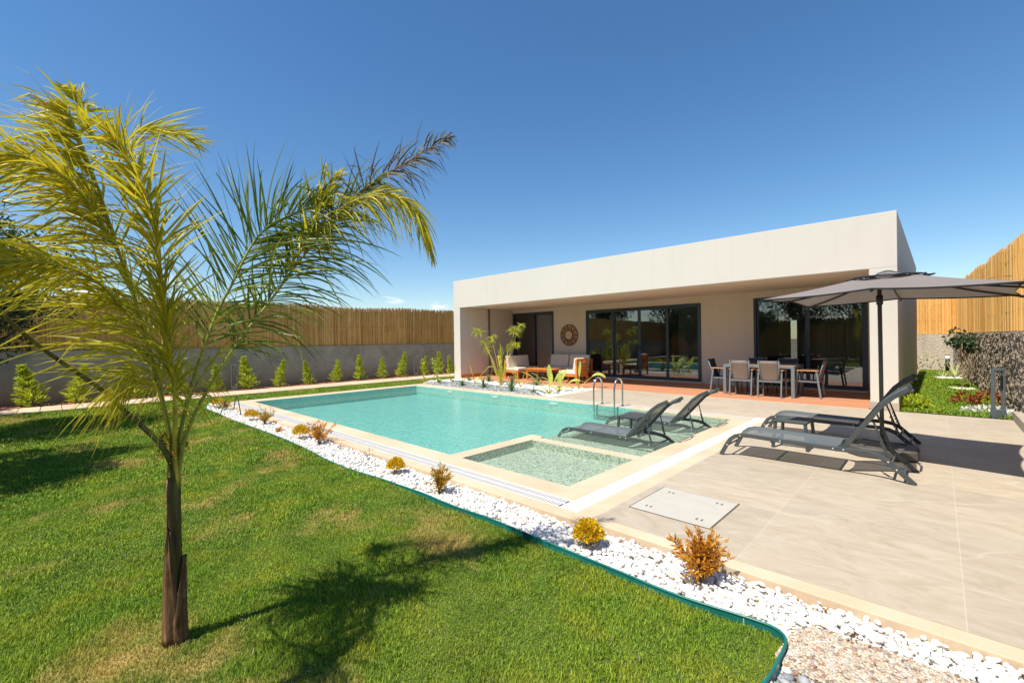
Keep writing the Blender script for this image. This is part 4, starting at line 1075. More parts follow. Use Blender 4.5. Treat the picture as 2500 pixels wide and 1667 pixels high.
# ---- golden shrubs and nandinas in the pebble band
def golden(label, x, y, r, n):
    m = MB(); t_ = thing('golden_shrub', label, 'shrub', (x, y, -.03), 0, 'round golden shrubs in the pebble band')
    for i in range(int(n*2.6)):
        d = rdir(); d.z = abs(d.z)*.9-.05 if d.z > -.6 else -d.z
        p = Vector((d.x*r, d.y*r, r*.75+d.z*r*1.05))*1
        p = Vector((0, 0, r*.6)).lerp(p, random.uniform(.55, 1.0))
        leafcard(m, p, (d+rdir()*.8+Vector((0, 0, .3))), random.uniform(.022, .036)*(.7+r*2.2), .02*(.7+r*2.2), min(1, max(0, random.gauss(.65, .25))))
    m.build('foliage', 'golden', t_)
    s_ = MB()
    for i in range(6):
        a = i*1.05; s_.tube([(0, 0, -.03), (.3*r*math.cos(a), .3*r*math.sin(a), r*.3), (.5*r*math.cos(a), .5*r*math.sin(a), r*.7)], .003, 5)
    s_.build('stems', 'bark', t_)
golden('round golden shrub nearest the camera, in the white pebbles', -2.03, 2.96, .115, 620)
golden('golden shrub below the middle of the pool, next to a nandina', -4.95, 3.0, .105, 420)
golden('golden shrub just left of the copper brown bush in the white pebbles', -8.0, 3.0, .13, 380)
golden('golden shrub right of the black drip hoses at the far end', -10.75, 3.0, .13, 300)
golden('flat golden shrub at the far left tip of the pebble band', -13.6, 3.02, .14, 260)
def nandina(label, x, y, hgt, r, n, mat, lean=(0, 0)):
    m = MB(); st = MB(); t_ = thing('heavenly_bamboo', label, 'shrub', (x, y, -.05), 0, 'orange nandina shrubs in the pebble band')
    for i in range(n):
        a = random.random()*6.28; q = random.random()**.6; hh = hgt*random.uniform(.45, 1.05)*(1-.25*q)
        tip = Vector((math.cos(a)*r*q+lean[0]*hh, math.sin(a)*r*q+lean[1]*hh, hh)); mid = tip*.5+Vector((0, 0, .05*hgt))-Vector((tip.x, tip.y, 0))*.2
        st.tube([(math.cos(a)*.01, math.sin(a)*.01, 0), mid, tip], [.0032, .0022, .001], 4)
        for j in range(random.randint(9, 15)):
            u = random.uniform(.3, 1.0); p = mid.lerp(tip, (u-.5)*2) if u > .5 else Vector((0, 0, 0)).lerp(mid, u*2)
            d = (tip-mid).normalized()*.6+rdir()*.8
            for q2 in range(3):
                leafcard(m, p+d*.012*q2, d+rdir()*.5, random.uniform(.028, .045)*(.7+hgt), .011*(.7+hgt), random.random())
    m.build('foliage', mat, t_); st.build('stems', 'bark', t_)
nandina('large orange and yellow nandina shrub nearest the terrace corner', -1.17, 3.03, .40, .20, 44, 'nandina', (.0, .0))
nandina('olive and brown nandina with one tall shoot beside the slotted grate', -3.95, 2.93, .34, .15, 26, 'nandina_green')
nandina('copper brown vase shaped bush right of a golden shrub', -7.35, 3.05, .42, .27, 26, 'nandina')
nandina('thin golden nandina between two golden shrubs', -10.05, 3.05, .42, .22, 20, 'nandina_green')
nandina('small brownish nandina at the far left of the pebble band', -13.0, 3.05, .35, .2, 14, 'nandina_green')
nandina('little dry tuft half way along the pebble band', -9.0, 2.95, .10, .09, 8, 'nandina')
def twigs(label, x, y, hgt, n):
    t_ = thing('dead_twig', label, 'dead plant', (x, y, -.05), 0, 'dead seedlings in the pebbles'); m = MB()
    for i in range(n):
        d = rdir(); d.z = abs(d.z)+.7; d.normalize(); q = d*hgt*random.uniform(.5, 1); m.tube([(0, 0, 0), q*.5+rdir()*.01, q], [.003, .002, .001], 4)
    m.build('stems', 'bark', t_)
    m = MB()
    for i in range(n*3): leafcard(m, rdir()*hgt*.3+Vector((0, 0, hgt*.4)), rdir(), .025, .01)
    m.build('dry_leaves', 'palm_dry', t_)
twigs('bare dead twig above the slotted grate, left of a golden shrub', -5.85, 3.12, .22, 7)
twigs('tiny dead seedling in the white pebbles near the green edging', -2.95, 2.86, .08, 5)
twigs('dry grey twigs lying right of the copper brown bush', -6.75, 3.12, .12, 8)
# black drip hoses arching at the far end
for i, (pa, top, pb, lab) in enumerate(((( -12.9, 3.2, -.04), (-12.4, 3.15, .34), (-11.5, 3.0, -.04), 'black drip hose arching beside the pool corner'), ((-13.3, 2.95, -.04), (-12.8, 3.0, .2), (-11.9, 2.66, -.04), 'black drip hose arching towards the lawn'))):
    m = MB(); m.tube(smooth_line([pa, top, pb], 10), .011, 6); tag(m.build('drip_hose', 'black_rubber', smooth=True), lab, 'hose', 'black drip hoses')

# ---- planting bed: bird of paradise, agaves, papyrus
def paddle(name_lab, x, y, leaves, nm='bird_of_paradise'):
    t_ = thing(nm, name_lab, 'plant', (x, y, -.04), 0, 'young paddle leaved plants in the flower bed')
    st = MB(); 
    for (az, el, sl_, L, wd, curl) in leaves:
        a = R_(az); e = R_(el); d = Vector((math.cos(a)*math.cos(e), math.sin(a)*math.cos(e), math.sin(e)))
        base = d*sl_; st.tube([(0, 0, 0), d*sl_*.5+Vector((0, 0, .02)), base], [.016, .011, .006], 6)
        lf = MB(); ribbon(lf, base, d, d.cross(Vector((-d.y, d.x, .3))).normalized()+Vector((0, 0, .01)), L, wd, curl, 8, None, random.uniform(.4, 1), fold=.25, prof=lambda u: math.sin(math.pi*min(1, .05+u*.93))**.75*1.0)
        lf.build('leaf', 'paddle', t_, smooth=True)
    st.build('stems', 'stem_yellow', t_, smooth=True)
# azimuths: camera looks towards +y/-x, so screen right is about +44 degrees
paddle('tall paddle leaved plant in front of the coffee table, yellow at its base', -8.55, 10.5, [(130, 72, .45, .50, .15, .5), (200, 58, .42, .48, .14, .9), (44, 66, .40, .46, .14, .6), (224, 45, .62, .48, .15, .5), (60, 40, .20, .3, .10, .9), (90, 80, .25, .40, .14, .3), (230, 30, .2, .34, .1, .8)])
paddle('bushy paddle leaved plant between the coffee table and the teak armchair', -8.75, 11.2, [(60, 70, .40, .38, .15, .6), (30, 40, .40, .42, .15, .9), (210, 50, .32, .42, .13, .8), (44, 25, .2, .36, .13, .8), (250, 35, .2, .32, .12, .8), (110, 75, .2, .4, .14, .4), (350, 50, .22, .3, .11, .6)])
paddle('slim plant with one leaf reaching right in front of the wide glass door', -8.62, 12.1, [(70, 84, .42, .52, .12, .2), (40, 42, .62, .48, .20, 1.6), (250, 74, .12, .3, .12, .5)])
paddle('slim leaning plant with a flat top leaf in front of the left armchair', -10.5, 11.35, [(205, 66, .62, .22, .09, 1.4), (222, 60, .66, .26, .08, 1.8), (20, 78, .10, .46, .14, .5), (40, 55, .1, .24, .1, .8)])
paddle('slim plant with a single folded leaf near the house corner wall', -13.1, 11.5, [(215, 74, .66, .48, .12, .3), (44, 50, .72, .32, .07, 1.4), (100, 60, .1, .2, .1, .8)])
paddle('leaning plant with split leaves at the white left pillar', -13.95, 11.1, [(222, 62, .6, .45, .10, .8), (214, 44, .6, .42, .10, .8), (44, 82, .3, .5, .11, .4)])
# tall thin shoots left of the pillar
def shoot(label, x, y, hgt, leanx):
    t_ = thing('leafy_sapling', label, 'sapling', (x, y, -.04), 0, 'thin saplings left of the house'); m = MB(); lf = MB()
    top = Vector((leanx*cR.x, leanx*cR.y, hgt)); m.tube([(0, 0, 0), top*.5+Vector((0, 0, .05)), top], [.014, .01, .005], 6)
    for i in range(46):
        u = random.uniform(.12, 1); p = top*u; leafcard(lf, p, rdir()+Vector((0, 0, .5)), random.uniform(.10, .2), .045, random.random())
    m.build('stem', 'stem_green', t_); lf.build('foliage', 'conifer', t_)
shoot('thin leafy sapling at the far corner of the pool', -14.9, 10.4, .95, -.12)
shoot('thin leafy sapling between the pool corner and the white pillar', -13.9, 10.35, .95, -.25)
def agave(label, x, y, r, n, mat='agave', nm='spiky_plant', grp='low spiky plants in the flower bed'):
    t_ = thing(nm, label, 'plant', (x, y, -.04), 0, grp); m = MB()
    for i in range(n):
        a = i*2.4+random.random()*.5; e = R_(random.uniform(25, 82)); d = Vector((math.cos(a)*math.cos(e), math.sin(a)*math.cos(e), math.sin(e)))
        ribbon(m, (0, 0, 0), d, (-d.x, -d.y, 1), r*random.uniform(.7, 1.15), .045*r/.4, random.uniform(.2, .9), 6, None, random.random(), fold=.4, prof=lambda u: (1-u)**.7)
    m.build('leaves', mat, t_)
AG = [(-12.62, 10.45, .42, 'spiky plant at the left end of the grey gravel'), (-11.5, 10.5, .48, 'spiky plant in the grey gravel below the papyrus'), (-13.06, 12.2, .46, 'spiky plant at the deck edge left of the papyrus'),
      (-10.0, 10.33, .50, 'dark green spiky plant by the grey gravel centre'), (-9.2, 10.5, .26, 'smallest spiky plant in the grey gravel, on its right'), (-10.46, 12.15, .5, 'spiky plant in front of the coffee table legs'),
      (-13.99, 11.95, .34, 'spiky plant beside the inner side wall'), (-11.67, 12.1, .38, 'broad leaved clump in front of the left armchair'), (-14.4, 10.75, .3, 'spiky tuft near the far pool corner')]
for x, y, r_, lab in AG: agave(lab, x, y, r_, 22)
pp = thing('papyrus_plant', 'tall papyrus like palm clump with drooping tufts in front of the door', 'palm clump', (-11.55, 11.38, -.04))
def wpt(x, y, Y):   # helper: where the photo pixel meets the plane y = Y
    v = cF+cR*((x-1250)/1083.73)-cU*((y-833.5)/1083.73); t_ = Y/v.y; return Vector((v.x*t_, v.y*t_, v.z*t_+CAMZ))-Vector((-11.55, 11.38, -.04))
st = MB(); lf = MB()
tufts = [((1165, 803), 26, .36), ((1180, 830), 16, .3), ((1199, 822), 18, .30), ((1187, 848), 16, .26), ((1258, 802), 30, .38), ((1272, 790), 12, .26), ((1262, 836), 20, .26), ((1246, 838), 12, .2)]
for (q, n_, L_) in tufts:
    tip = wpt(q[0], q[1], 11.5+random.uniform(-.3, .3)); base = Vector((random.uniform(-.03, .03), random.uniform(-.03, .03), .0))
    mid = base.lerp(tip, .5)+Vector((0, 0, .18)); pts = catmull([base, base.lerp(mid, .5), mid, tip], 10)
    st.tube(pts, [.014-.001*i for i in range(10)], 6)
    ax = (pts[-1]-pts[-3]).normalized()
    for i in range(int(n_*2.2)):
        d = ax*.5+rdir()*.9; d.z += .35
        ribbon(lf, tip-ax*random.uniform(0, .22), d, rdir(), L_*random.uniform(.6, 1.25), .024, 2.1, 6, None, random.uniform(.2, 1), fold=.3)
for i in range(60):
    z = random.uniform(.25, 1.25); d = Vector((random.gauss(0, .22), random.gauss(0, .22), 1))
    ribbon(lf, (random.gauss(0, .03), random.gauss(0, .03), z), d, rdir(), random.uniform(.25, .45), .028, .25, 5, None, random.uniform(.5, 1), fold=.3)
for i in range(5): st.tube([(random.gauss(0, .04), random.gauss(0, .04), -.02), (random.gauss(0, .05), random.gauss(0, .05), .6), (random.gauss(0, .07), random.gauss(0, .07), 1.1)], [.03, .022, .012], 7)
st.build('stems', 'stem_yellow', pp, smooth=True); lf.build('fronds', 'papyrus', pp)

# ---- side garden: small tree, low shrubs
def tree(name, label, cat, loc, th, cr, cz, n, L, mat, tr=.06, stretch=(1, 1, 1), clumps=26, bark='bark', grp=None, seed=3, shell=.35, leafw=.5):
    random.seed(seed); t_ = thing(name, label, cat, loc, 0, grp); b_ = MB(); lf = MB()
    b_.tube([(0, 0, -.05), (.02*th, .01*th, th*.5), (0, 0, th), (0, .0, cz)], [tr*1.25, tr, tr*.8, tr*.3], 9)
    cs = []
    for i in range(clumps):
        d = rdir(); q = random.uniform(shell, 1)
        c = Vector((d.x*cr*stretch[0]*q, d.y*cr*stretch[1]*q, cz+d.z*cr*stretch[2]*q)); cs.append((c, cr*random.uniform(.2, .38)))
        if i % 2 == 0: 
            s0 = Vector((0, 0, th*random.uniform(.7, 1))); b_.tube([s0, s0.lerp(c, .5)+rdir()*cr*.08, c], [tr*.4, tr*.25, tr*.08], 5)
    for i in range(n):
        c, r_ = random.choice(cs); d = rdir(); p = c+d*r_*random.random()**.4
        leafcard(lf, p, d+rdir()*.9+Vector((0, 0, -.2)), L*random.uniform(.6, 1.2), L*leafw, random.random())
    b_.build('trunk', bark, t_, smooth=True); lf.build('crown', mat, t_); return t_
tree('young_tree', 'small tree with dark leaves on a thin pale trunk in the side garden', 'tree', (.49, 18.6, 0), .95, .42, 1.38, 330, .12, 'tree_leaf_dark', .018, (.95, .95, .85), 20, 'young_bark', seed=8)
def lowshrub(label, x, y, r, n, mat, hgt, nm='low_shrub'):
    t_ = thing(nm, label, 'shrub', (x, y, 0)); m = MB()
    for i in range(n):
        d = rdir(); p = Vector((d.x*r*1.2, d.y*r, abs(d.z)*hgt)); leafcard(m, p, d+Vector((0, 0, .4))+rdir()*.6, random.uniform(.06, .11), .04, random.random())
    m.build('foliage', mat, t_)
lowshrub('red leaved shrub left of the lantern frame in the side garden', .42, 14.5, .18, 150, 'red_leaf', .24)
lowshrub('reddish orange shrub right behind the lantern frame', .76, 14.3, .20, 160, 'red_leaf', .32)
lowshrub('patch of white flowers at the foot of the lantern frame', .70, 13.1, .30, 260, 'white_flower', .10, 'flower_patch')
lowshrub('bright green tuft at the corner of the house', -.40, 13.0, .22, 420, 'conifer', .26, 'green_tuft')
lowshrub('yellow green creeper at the foot of the far wall', -.35, 27.1, .5, 160, 'variegated', .7, 'creeper')
agave('spiky striped plant, left of the two by the small tree', .08, 22.7, .5, 14, 'variegated', 'striped_plant', 'striped plants in the side garden')
agave('larger striped plant right beside the small tree trunk', .42, 22.9, .7, 16, 'variegated', 'striped_plant', 'striped plants in the side garden')
ring_ = scatter([(.3, 18.2), (.75, 18.2), (.75, 18.8), (.2, 18.8)], 900, .1, .8, 18.1, 18.8); pebbles('white_stones', 'white_pebble', ring_, .03, 0.0, ICO1)
pebbles('white_stones', 'white_pebble', scatter([(0, 22.2), (.6, 22.2), (.6, 22.8), (-.1, 22.8)], 500, -.1, .6, 22.2, 22.8), .04, 0.02, ICO1)

# ---- trees beyond the walls
tree('olive_tree', 'dark olive tree crown at the left frame edge behind the palm', 'tree', (-13.3, -1.35, 0), 1.2, 1.7, 2.95, 20000, .12, 'tree_leaf', .12, (1, 1, .85), 60, seed=21, leafw=.3, grp='trees at the lawn edge')
tree('olive_tree', 'tree out to the left whose shade falls on the lawn', 'tree', (-9.2, -1.75, 0), 1.2, 1.25, 2.6, 12000, .13, 'tree_leaf', .12, (1.2, .85, .8), 44, seed=22, leafw=.3, grp='trees at the lawn edge')
for i, (x, y, c_) in enumerate(((-22.5, -5.0, 2.0), (-17, -6.0, 2.2), (-12, -7.2, 2.4), (-7.5, -7.6, 2.2), (-3.6, -7.0, 2.5), (.6, -7.4, 2.3))):
    tree('garden_tree', 'leafy tree mirrored in the glass doors, '+words[i]+' from the left', 'tree', (x, y, 0), 2.2, c_*1.2, 5.0, 8000, .18, 'tree_leaf', .14, (1, .8, 1.1), 46, seed=30+i, grp='trees behind the photographer')
tree('distant_tree', 'small green treetop showing over the brown reed screen by the cloud', 'tree', (-38.0, 24.0, -.6), 3.0, 1.35, 3.95, 1800, .22, 'conifer', .15, (1, 1, .7), 24, seed=25)
tree('distant_tree', 'reddish dry treetop above the brown reed screen behind the palm', 'tree', (-33.0, 12.6, -.6), 3.0, 1.7, 4.0, 2200, .14, 'palm_dry', .15, (1, 1, .7), 24, seed=26)

# ------------------------------------------------------------------ furniture
# sun loungers
def lounger(label, loc, rz=0, ang=57, zk=1.0, grp='grey sling sun loungers'):
    L = thing('sun_lounger', label, 'sun lounger', loc, rz, grp); W = .64
    prof = [(0, 0), (.075, .15), (.13, .235), (.185, .278), (.26, .300), (.36, .306), (.8, .292), (1.3, .284), (1.58, .284), (1.68, .266), (1.76, .225), (1.82, .165), (1.99, 0)]
    prof = [(x, z*zk) for x, z in prof]; zo = .29*(zk-1)
    for s_ in (0, 1):
        y0 = 0 if s_ == 0 else W-.028; m = MB(); m.sweep(prof, y0, y0+.028, .052); m.build('side_rail', 'lounger_frame', L, bevel=.006)
    m = MB(); nx, ny = 16, 9; vs = []
    xs_ = [.155+(1.30-.155)*i/nx for i in range(nx+1)]
    def zr(x):
        for (a, za), (b2, zb) in zip(prof, prof[1:]):
            if a <= x <= b2: return za+(zb-za)*(x-a)/(b2-a)
        return .28*zk
    for x in xs_:
        for j in range(ny+1):
            v = j/ny; vs.append((x, .02+(W-.04)*v, zr(x)+.022-.022*math.sin(math.pi*v)))
    m.add(vs, [(i*(ny+1)+j, i*(ny+1)+j+1, (i+1)*(ny+1)+j+1, (i+1)*(ny+1)+j) for i in range(nx) for j in range(ny)])
    m.build('seat_sling', 'sling', L, smooth=True)
    # backrest
    A = R_(ang); ca, sa = math.cos(A), math.sin(A); px, pz = 1.37, .30+zo
    A2 = A-R_(22); k0 = .70
    def bp(s_, n_=0):
        if s_ <= k0: return (px+ca*s_-sa*n_, pz+sa*s_+ca*n_)
        e = s_-k0; return (px+ca*k0+math.cos(A2)*e-math.sin(A2)*n_, pz+sa*k0+math.sin(A2)*e+math.cos(A2)*n_)
    br = None
    for s_ in (0, 1):
        y0 = .034 if s_ == 0 else W-.062; m = MB(); m.sweep([bp(-.04), bp(.2), bp(.45), bp(.62), bp(.78), bp(.94)], y0, y0+.028, .05); br = m.build('back_rail', 'lounger_frame', L, bevel=.006)
    m = MB(); m.tube([(*[bp(.90, -.02)[0]], .05, bp(.90, -.02)[1]), (bp(.93, -.045)[0], W*.3, bp(.93, -.045)[1]), (bp(.93, -.045)[0], W*.7, bp(.93, -.045)[1]), (bp(.90, -.02)[0], W-.05, bp(.90, -.02)[1])], .012, 8); m.build('head_bar', 'lounger_frame', L, smooth=True)
    m = MB(); vs = []; ss = [.02+.88*i/12 for i in range(13)]
    for s_ in ss:
        for j in range(ny+1):
            v = j/ny; q = bp(s_, .012-.03*math.sin(math.pi*v)); vs.append((q[0], .055+(W-.11)*v, q[1]))
    m.add(vs, [(i*(ny+1)+j, i*(ny+1)+j+1, (i+1)*(ny+1)+j+1, (i+1)*(ny+1)+j) for i in range(12) for j in range(ny)])
    m.build('back_sling', 'sling', L, smooth=True)
    for s_ in (0, 1):
        y0 = .075 if s_ == 0 else W-.075; a = bp(.44, -.03); m = MB(); e = (1.78, .215*zk)
        m.tube([(a[0], y0, a[1]), (e[0], y0, e[1])], .010, 8)
        for i in range(5):
            u = .42+.10*i; qx = a[0]+(e[0]-a[0])*u; qz = a[1]+(e[1]-a[1])*u
            m.beam((qx, y0, qz), (qx-.012, y0, qz-.038), .010, .014); m.beam((qx-.012, y0, qz-.038), (qx+.012, y0, qz-.048), .010, .010)
        m.build('support_rod', 'lounger_frame', L)
    for x, z in ((.10, .155), (.62, .262), (1.30, .262), (1.80, .20), (1.90, .09)):
        z = z*zk-(.01 if zk < 1 else 0); m = MB(); m.tube([(x, .02, z), (x, W-.02, z)], .013, 8); m.build('crossbar', 'lounger_frame', L, smooth=True)
    for x, z in ((.085, .15), (.25, .296), (.72, .294), (1.27, .286), (1.37, .286), (1.77, .215), (1.84, .14)):
        z *= zk; m = MB(); m.tube([(x, -.004, z), (x, .002, z)], .008, 8); m.build('bolt', 'white_plastic', L)
    return L
l1 = lounger('grey sun lounger nearest the camera on the tiled terrace', (-2.185, 6.40, 0), 0, 57)
l2 = dup(l1, (-2.20, 8.26, 0), 0, 'grey sun lounger half shaded under the umbrella, next to the house', 'grey sling sun loungers')
l3 = lounger('sun lounger standing in the shallow pool water, nearer the camera', (-4.985, 6.34, -.14), 0, 48, .6)
l4 = dup(l3, (-4.97, 7.92, -.14), 0, 'sun lounger standing in the shallow pool water, closer to the house', 'grey sling sun loungers')
# slatted side tables
def side_table(label, loc):
    T = thing('side_table', label, 'side table', loc, 0, 'small slatted side tables'); m = MB(); w_, d_ = .42, .50
    for i in range(9):
        y = -d_/2+.02+i*(d_-.04)/9; m.box(-w_/2+.03, y, .385, w_/2-.03, y+.032, .40)
    m.build('slats', 'lounger_frame', T, bevel=.003)
    m = MB(); m.box(-w_/2, -d_/2, .37, w_/2, -d_/2+.03, .402); m.box(-w_/2, d_/2-.03, .37, w_/2, d_/2, .402); m.box(-w_/2, -d_/2+.03, .37, -w_/2+.03, d_/2-.03, .402); m.box(w_/2-.03, -d_/2+.03, .37, w_/2, d_/2-.03, .402)
    m.build('frame', 'lounger_frame', T, bevel=.006)
    for sx in (-1, 1):
        for sy in (-1, 1):
            m = MB(); m.beam((sx*(w_/2-.025), sy*(d_/2-.025), .37), (sx*(w_/2+.005), sy*(d_/2+.0), 0), .04, .04); m.build('leg', 'lounger_frame', T, bevel=.004)
    return T
s1 = side_table('slatted grey side table between the two terrace loungers', (-1.55, 7.57, 0))
s2 = dup(s1, (-4.08, 7.48, -.20), 0, 'slatted grey side table in the water between the two pool loungers', 'small slatted side tables')

# umbrella
U = thing('garden_umbrella', 'taupe square umbrella on a dark pole between the terrace loungers', 'umbrella', (-.56, 7.66, 0), 0)
m = MB(); m.tube([(0, .08, .1), (0.0, -.1, 2.40)], .024, 12); m.build('pole', 'pole_metal', U, smooth=True)
m = MB(); m.tube([(0, -.06, 2.02), (0, -.08, 2.14)], .036, 12); m.tube([(0, -.09, 2.28), (0, -.10, 2.36)], .045, 12); m.build('hub', 'black_rubber', U, smooth=True)
cx, cy, rot = .085, -.13, R_(-4)
def cp(a, r, z):
    X_, Y_ = r*math.cos(a)*1.07, r*math.sin(a); return Vector((cx+X_*math.cos(rot)-Y_*math.sin(rot), cy+X_*math.sin(rot)+Y_*math.cos(rot), z))
ZC, ZM, ZA, HF = 2.105, 2.15, 2.44, 1.08
cor = [cp(R_(45+90*i), HF*1.414, ZC) for i in range(4)]; mid = [cp(R_(90*i), HF*.985, ZM) for i in range(4)]
apex = Vector((cx, cy, ZA)); m = MB(); rim = []
for i in range(4): rim += [mid[i], cor[i]]
for i in range(8):
    a, c_ = rim[i], rim[(i+1) % 8]; n_ = 8; vs = []; 
    for r_ in range(n_+1):
        for q in range(n_+1):
            u = r_/n_; v = q/n_; e = a.lerp(c_, v); p = apex.lerp(e, u)
            sag = math.sin(math.pi*v)*.028*u; p = p+Vector((0, 0, -sag*.5-.02*math.sin(math.pi*u)*1.0)); inw = (apex-e); inw.z = 0; p += inw.normalized()*math.sin(math.pi*v)*.045*u*u
            vs.append(p)
    m.add(vs, [(r_*(n_+1)+q, (r_+1)*(n_+1)+q, (r_+1)*(n_+1)+q+1, r_*(n_+1)+q+1) for r_ in range(n_) for q in range(n_)])
cnp = m.build('canopy', 'canopy_cloth', U)
m = MB()
for i in range(8):
    a, c_ = rim[i], rim[(i+1) % 8]; vs = []
    for q in range(9):
        v = q/8; e = a.lerp(c_, v); inw = (apex-e); inw.z = 0; p = e+inw.normalized()*math.sin(math.pi*v)*.045+Vector((0, 0, -math.sin(math.pi*v)*.014)); vs += [p+Vector((0, 0, .004)), p-Vector((0, 0, .016))]
    m.add(vs, [(q*2, q*2+1, q*2+3, q*2+2) for q in range(8)])
m.build('hem', 'black_rubber', cnp)
for i in range(8):
    m = MB(); e = rim[i]; n_ = []
    for j in range(9):
        u = j/8; p = apex.lerp(e, u); n_.append(p+Vector((0, 0, -.022-.035*math.sin(math.pi*u))))
    n_[0].z = 2.30
    for a_, b_ in zip(n_, n_[1:]): m.beam(a_, b_, .016, .022)
    m.beam(n_[-1], n_[-1]+(n_[-1]-n_[-2]).normalized()*.03, .022, .03)
    m.build('rib', 'black_rubber', U)
m = MB(); capr = .38
for i in range(12):
    a, c_ = 2*math.pi*i/12, 2*math.pi*(i+1)/12; rr = [capr*(1+.12*math.sin(5*t_)) for t_ in (a, c_)]
    p0 = Vector((cx, cy, ZA-.01)); p1 = Vector((cx+rr[0]*math.cos(a), cy+rr[0]*math.sin(a), ZA-.085+.008*math.sin(4*a))); p2 = Vector((cx+rr[1]*math.cos(c_), cy+rr[1]*math.sin(c_), ZA-.085+.008*math.sin(4*c_)))
    m.add([p0, p1, p2, p1-Vector((0, 0, .02)), p2-Vector((0, 0, .02))], [(0, 1, 2), (1, 3, 4, 2)])
m.build('vent_cap', 'canopy_cloth', U)
m = MB()
for j in range(3):
    pts = [(cx+(capr+.02*j)*math.cos(t_*math.pi/8+j)*(1+.06*math.sin(3*t_)), cy+(capr+.02*j)*math.sin(t_*math.pi/8+j), ZA-.085+.012*math.sin(2.2*t_+j)) for t_ in range(17)]
    m.tube(pts, .009, 6)
m.tube([(cx-.10, cy-.03, ZA-.03), (cx-.02, cy, ZA+.0), (cx+.03, cy, ZA-.005), (cx+.1, cy+.02, ZA-.03)], .016, 6)
m.build('vent_trim', 'textilene_dark', U)
m = MB(); m.add([(1.02, -1.02, 2.21), (1.08, -1.0, 2.215), (1.1, -.7, 2.20), (1.04, -.7, 2.22)], [(0, 1, 2, 3)])
tp = Vector(mid[0])+Vector((-.28, -.55, .045)); m = MB(); ribbon(m, tp, (.3, .5, .15), (0, 0, 1), .42, .05, .3, 8, None, .5); m.build('tie_strap', 'textilene_dark', U)
cr = cor[3].lerp(mid[0], .3); m = MB(); ribbon(m, cr, (.06, .06, -1), (1, 0, 0), .15, .045, 0, 5, None, .5, prof=lambda u: 1); m.build('tie_strap', 'textilene_dark', U)
m = MB(); pl = [(-.36, -.22), (-.22, -.36), (.22, -.36), (.36, -.22), (.36, .22), (.22, .36), (-.22, .36), (-.36, .22)]
m.prism([(x*1.0, y*.92+.12) for x, y in pl], 0, .13); bs = m.build('base', 'base_plastic', U, bevel=.02)
m = MB(); m.cyl((0, .08, .12), .045, .12, 12); m.build('pole_socket', 'pole_metal', U, smooth=True)
for x, y in ((-.2, -.1), (.2, -.1), (-.2, .33), (.2, .33)):
    m = MB(); m.cyl((x, y, .13), .035, .02, 12); m.build('filler_cap', 'pipe_grey', U)

# dining set
Tb = thing('dining_table', 'outdoor dining table with grey frame and slatted wood top on the deck', 'table', (-3.58, 13.87, .004))
m = MB()
for i in range(13):
    x = -.80+i*.1235; m.box(x, -.47, .81, x+.115, .47, .832)
m.build('tabletop', 'teak_top', Tb, bevel=.003)
m = MB(); m.box(-.88, -.54, .765, .88, -.47, .836); m.box(-.88, .47, .765, .88, .54, .836); m.box(-.88, -.47, .765, -.80, .47, .836); m.box(.805, -.47, .765, .88, .47, .836)
m.build('frame', 'chair_frame', Tb, bevel=.004)
for sx in (-1, 1):
    for sy in (-1, 1):
        m = MB(); m.box(sx*.84-.04, sy*.50-.04, 0, sx*.84+.04, sy*.50+.04, .765); m.build('leg', 'chair_frame', Tb, bevel=.004)
def chair(label, loc, rz, fr='chair_frame', tx='textilene_taupe'):
    """faces +y; rear at y=-.28"""
    c = thing('dining_chair', label, 'chair', loc, rz, 'dining chairs round the deck table')
    for s_ in (-1, 1):
        x = s_*.275
        m = MB(); m.beam((x, -.29, 0), (x, -.20, .70), .035, .045, (0, 1, 0)); m.build('leg', fr, c, bevel=.003)
        m = MB(); m.beam((x, .27, 0), (x, .22, .70), .035, .045, (0, 1, 0)); m.build('leg', fr, c, bevel=.003)
        m = MB(); m.box(x-.03, -.25, .70, x+.03, .27, .725); m.build('armrest', 'teak_top', c, bevel=.008)
    m = MB(); m.box(-.26, -.26, .40, .26, -.22, .44); m.box(-.26, .20, .41, .26, .24, .44); m.beam((-.24, -.24, .42), (-.24, .22, .43), .03, .035); m.beam((.24, -.24, .42), (.24, .22, .43), .03, .035)
    m.build('seat_frame', fr, c, bevel=.003)
    m = MB(); vs = []
    for i in range(7):
        for j in range(7):
            u, v = i/6, j/6; vs.append((-.225+.45*u, -.24+.48*v, .445-.02*math.sin(math.pi*u)))
    m.add(vs, [(i*7+j, (i+1)*7+j, (i+1)*7+j+1, i*7+j+1) for i in range(6) for j in range(6)]); m.build('seat', tx, c, smooth=True)
    m = MB()
    for s_ in (-1, 1): m.tube([(s_*.20, -.20, .40), (s_*.225, -.26, .62), (s_*.245, -.36, .965)], .014, 8)
    m.tube([(-.245, -.36, .965), (0, -.375, .955), (.245, -.36, .965)], .012, 8); m.build('back_frame', fr, c, smooth=True)
    m = MB(); vs = []
    for i in range(9):
        for j in range(9):
            u, v = i/8, j/8; w_ = .195+.045*v; y = -.21-.15*v**1.2-.03*math.sin(math.pi*u); vs.append(((u*2-1)*w_, y, .41+.545*v))
    m.add(vs, [(i*9+j, (i+1)*9+j, (i+1)*9+j+1, i*9+j+1) for i in range(8) for j in range(8)])
    o = m.build('backrest', tx, c, smooth=True); md = o.modifiers.new('s', 'SOLIDIFY'); md.thickness = .012
    return c
c1 = chair('dining chair with its taupe back to the pool, left one of the near side', (-3.95, 13.42, .004), 0)
dup(c1, (-3.24, 13.43, .004), 0, 'dining chair with its taupe back to the pool, right one of the near side', 'dining chairs round the deck table')
dup(c1, (-2.47, 13.88, .004), R_(90), 'dining chair at the right end of the table, seen from the side', 'dining chairs round the deck table')
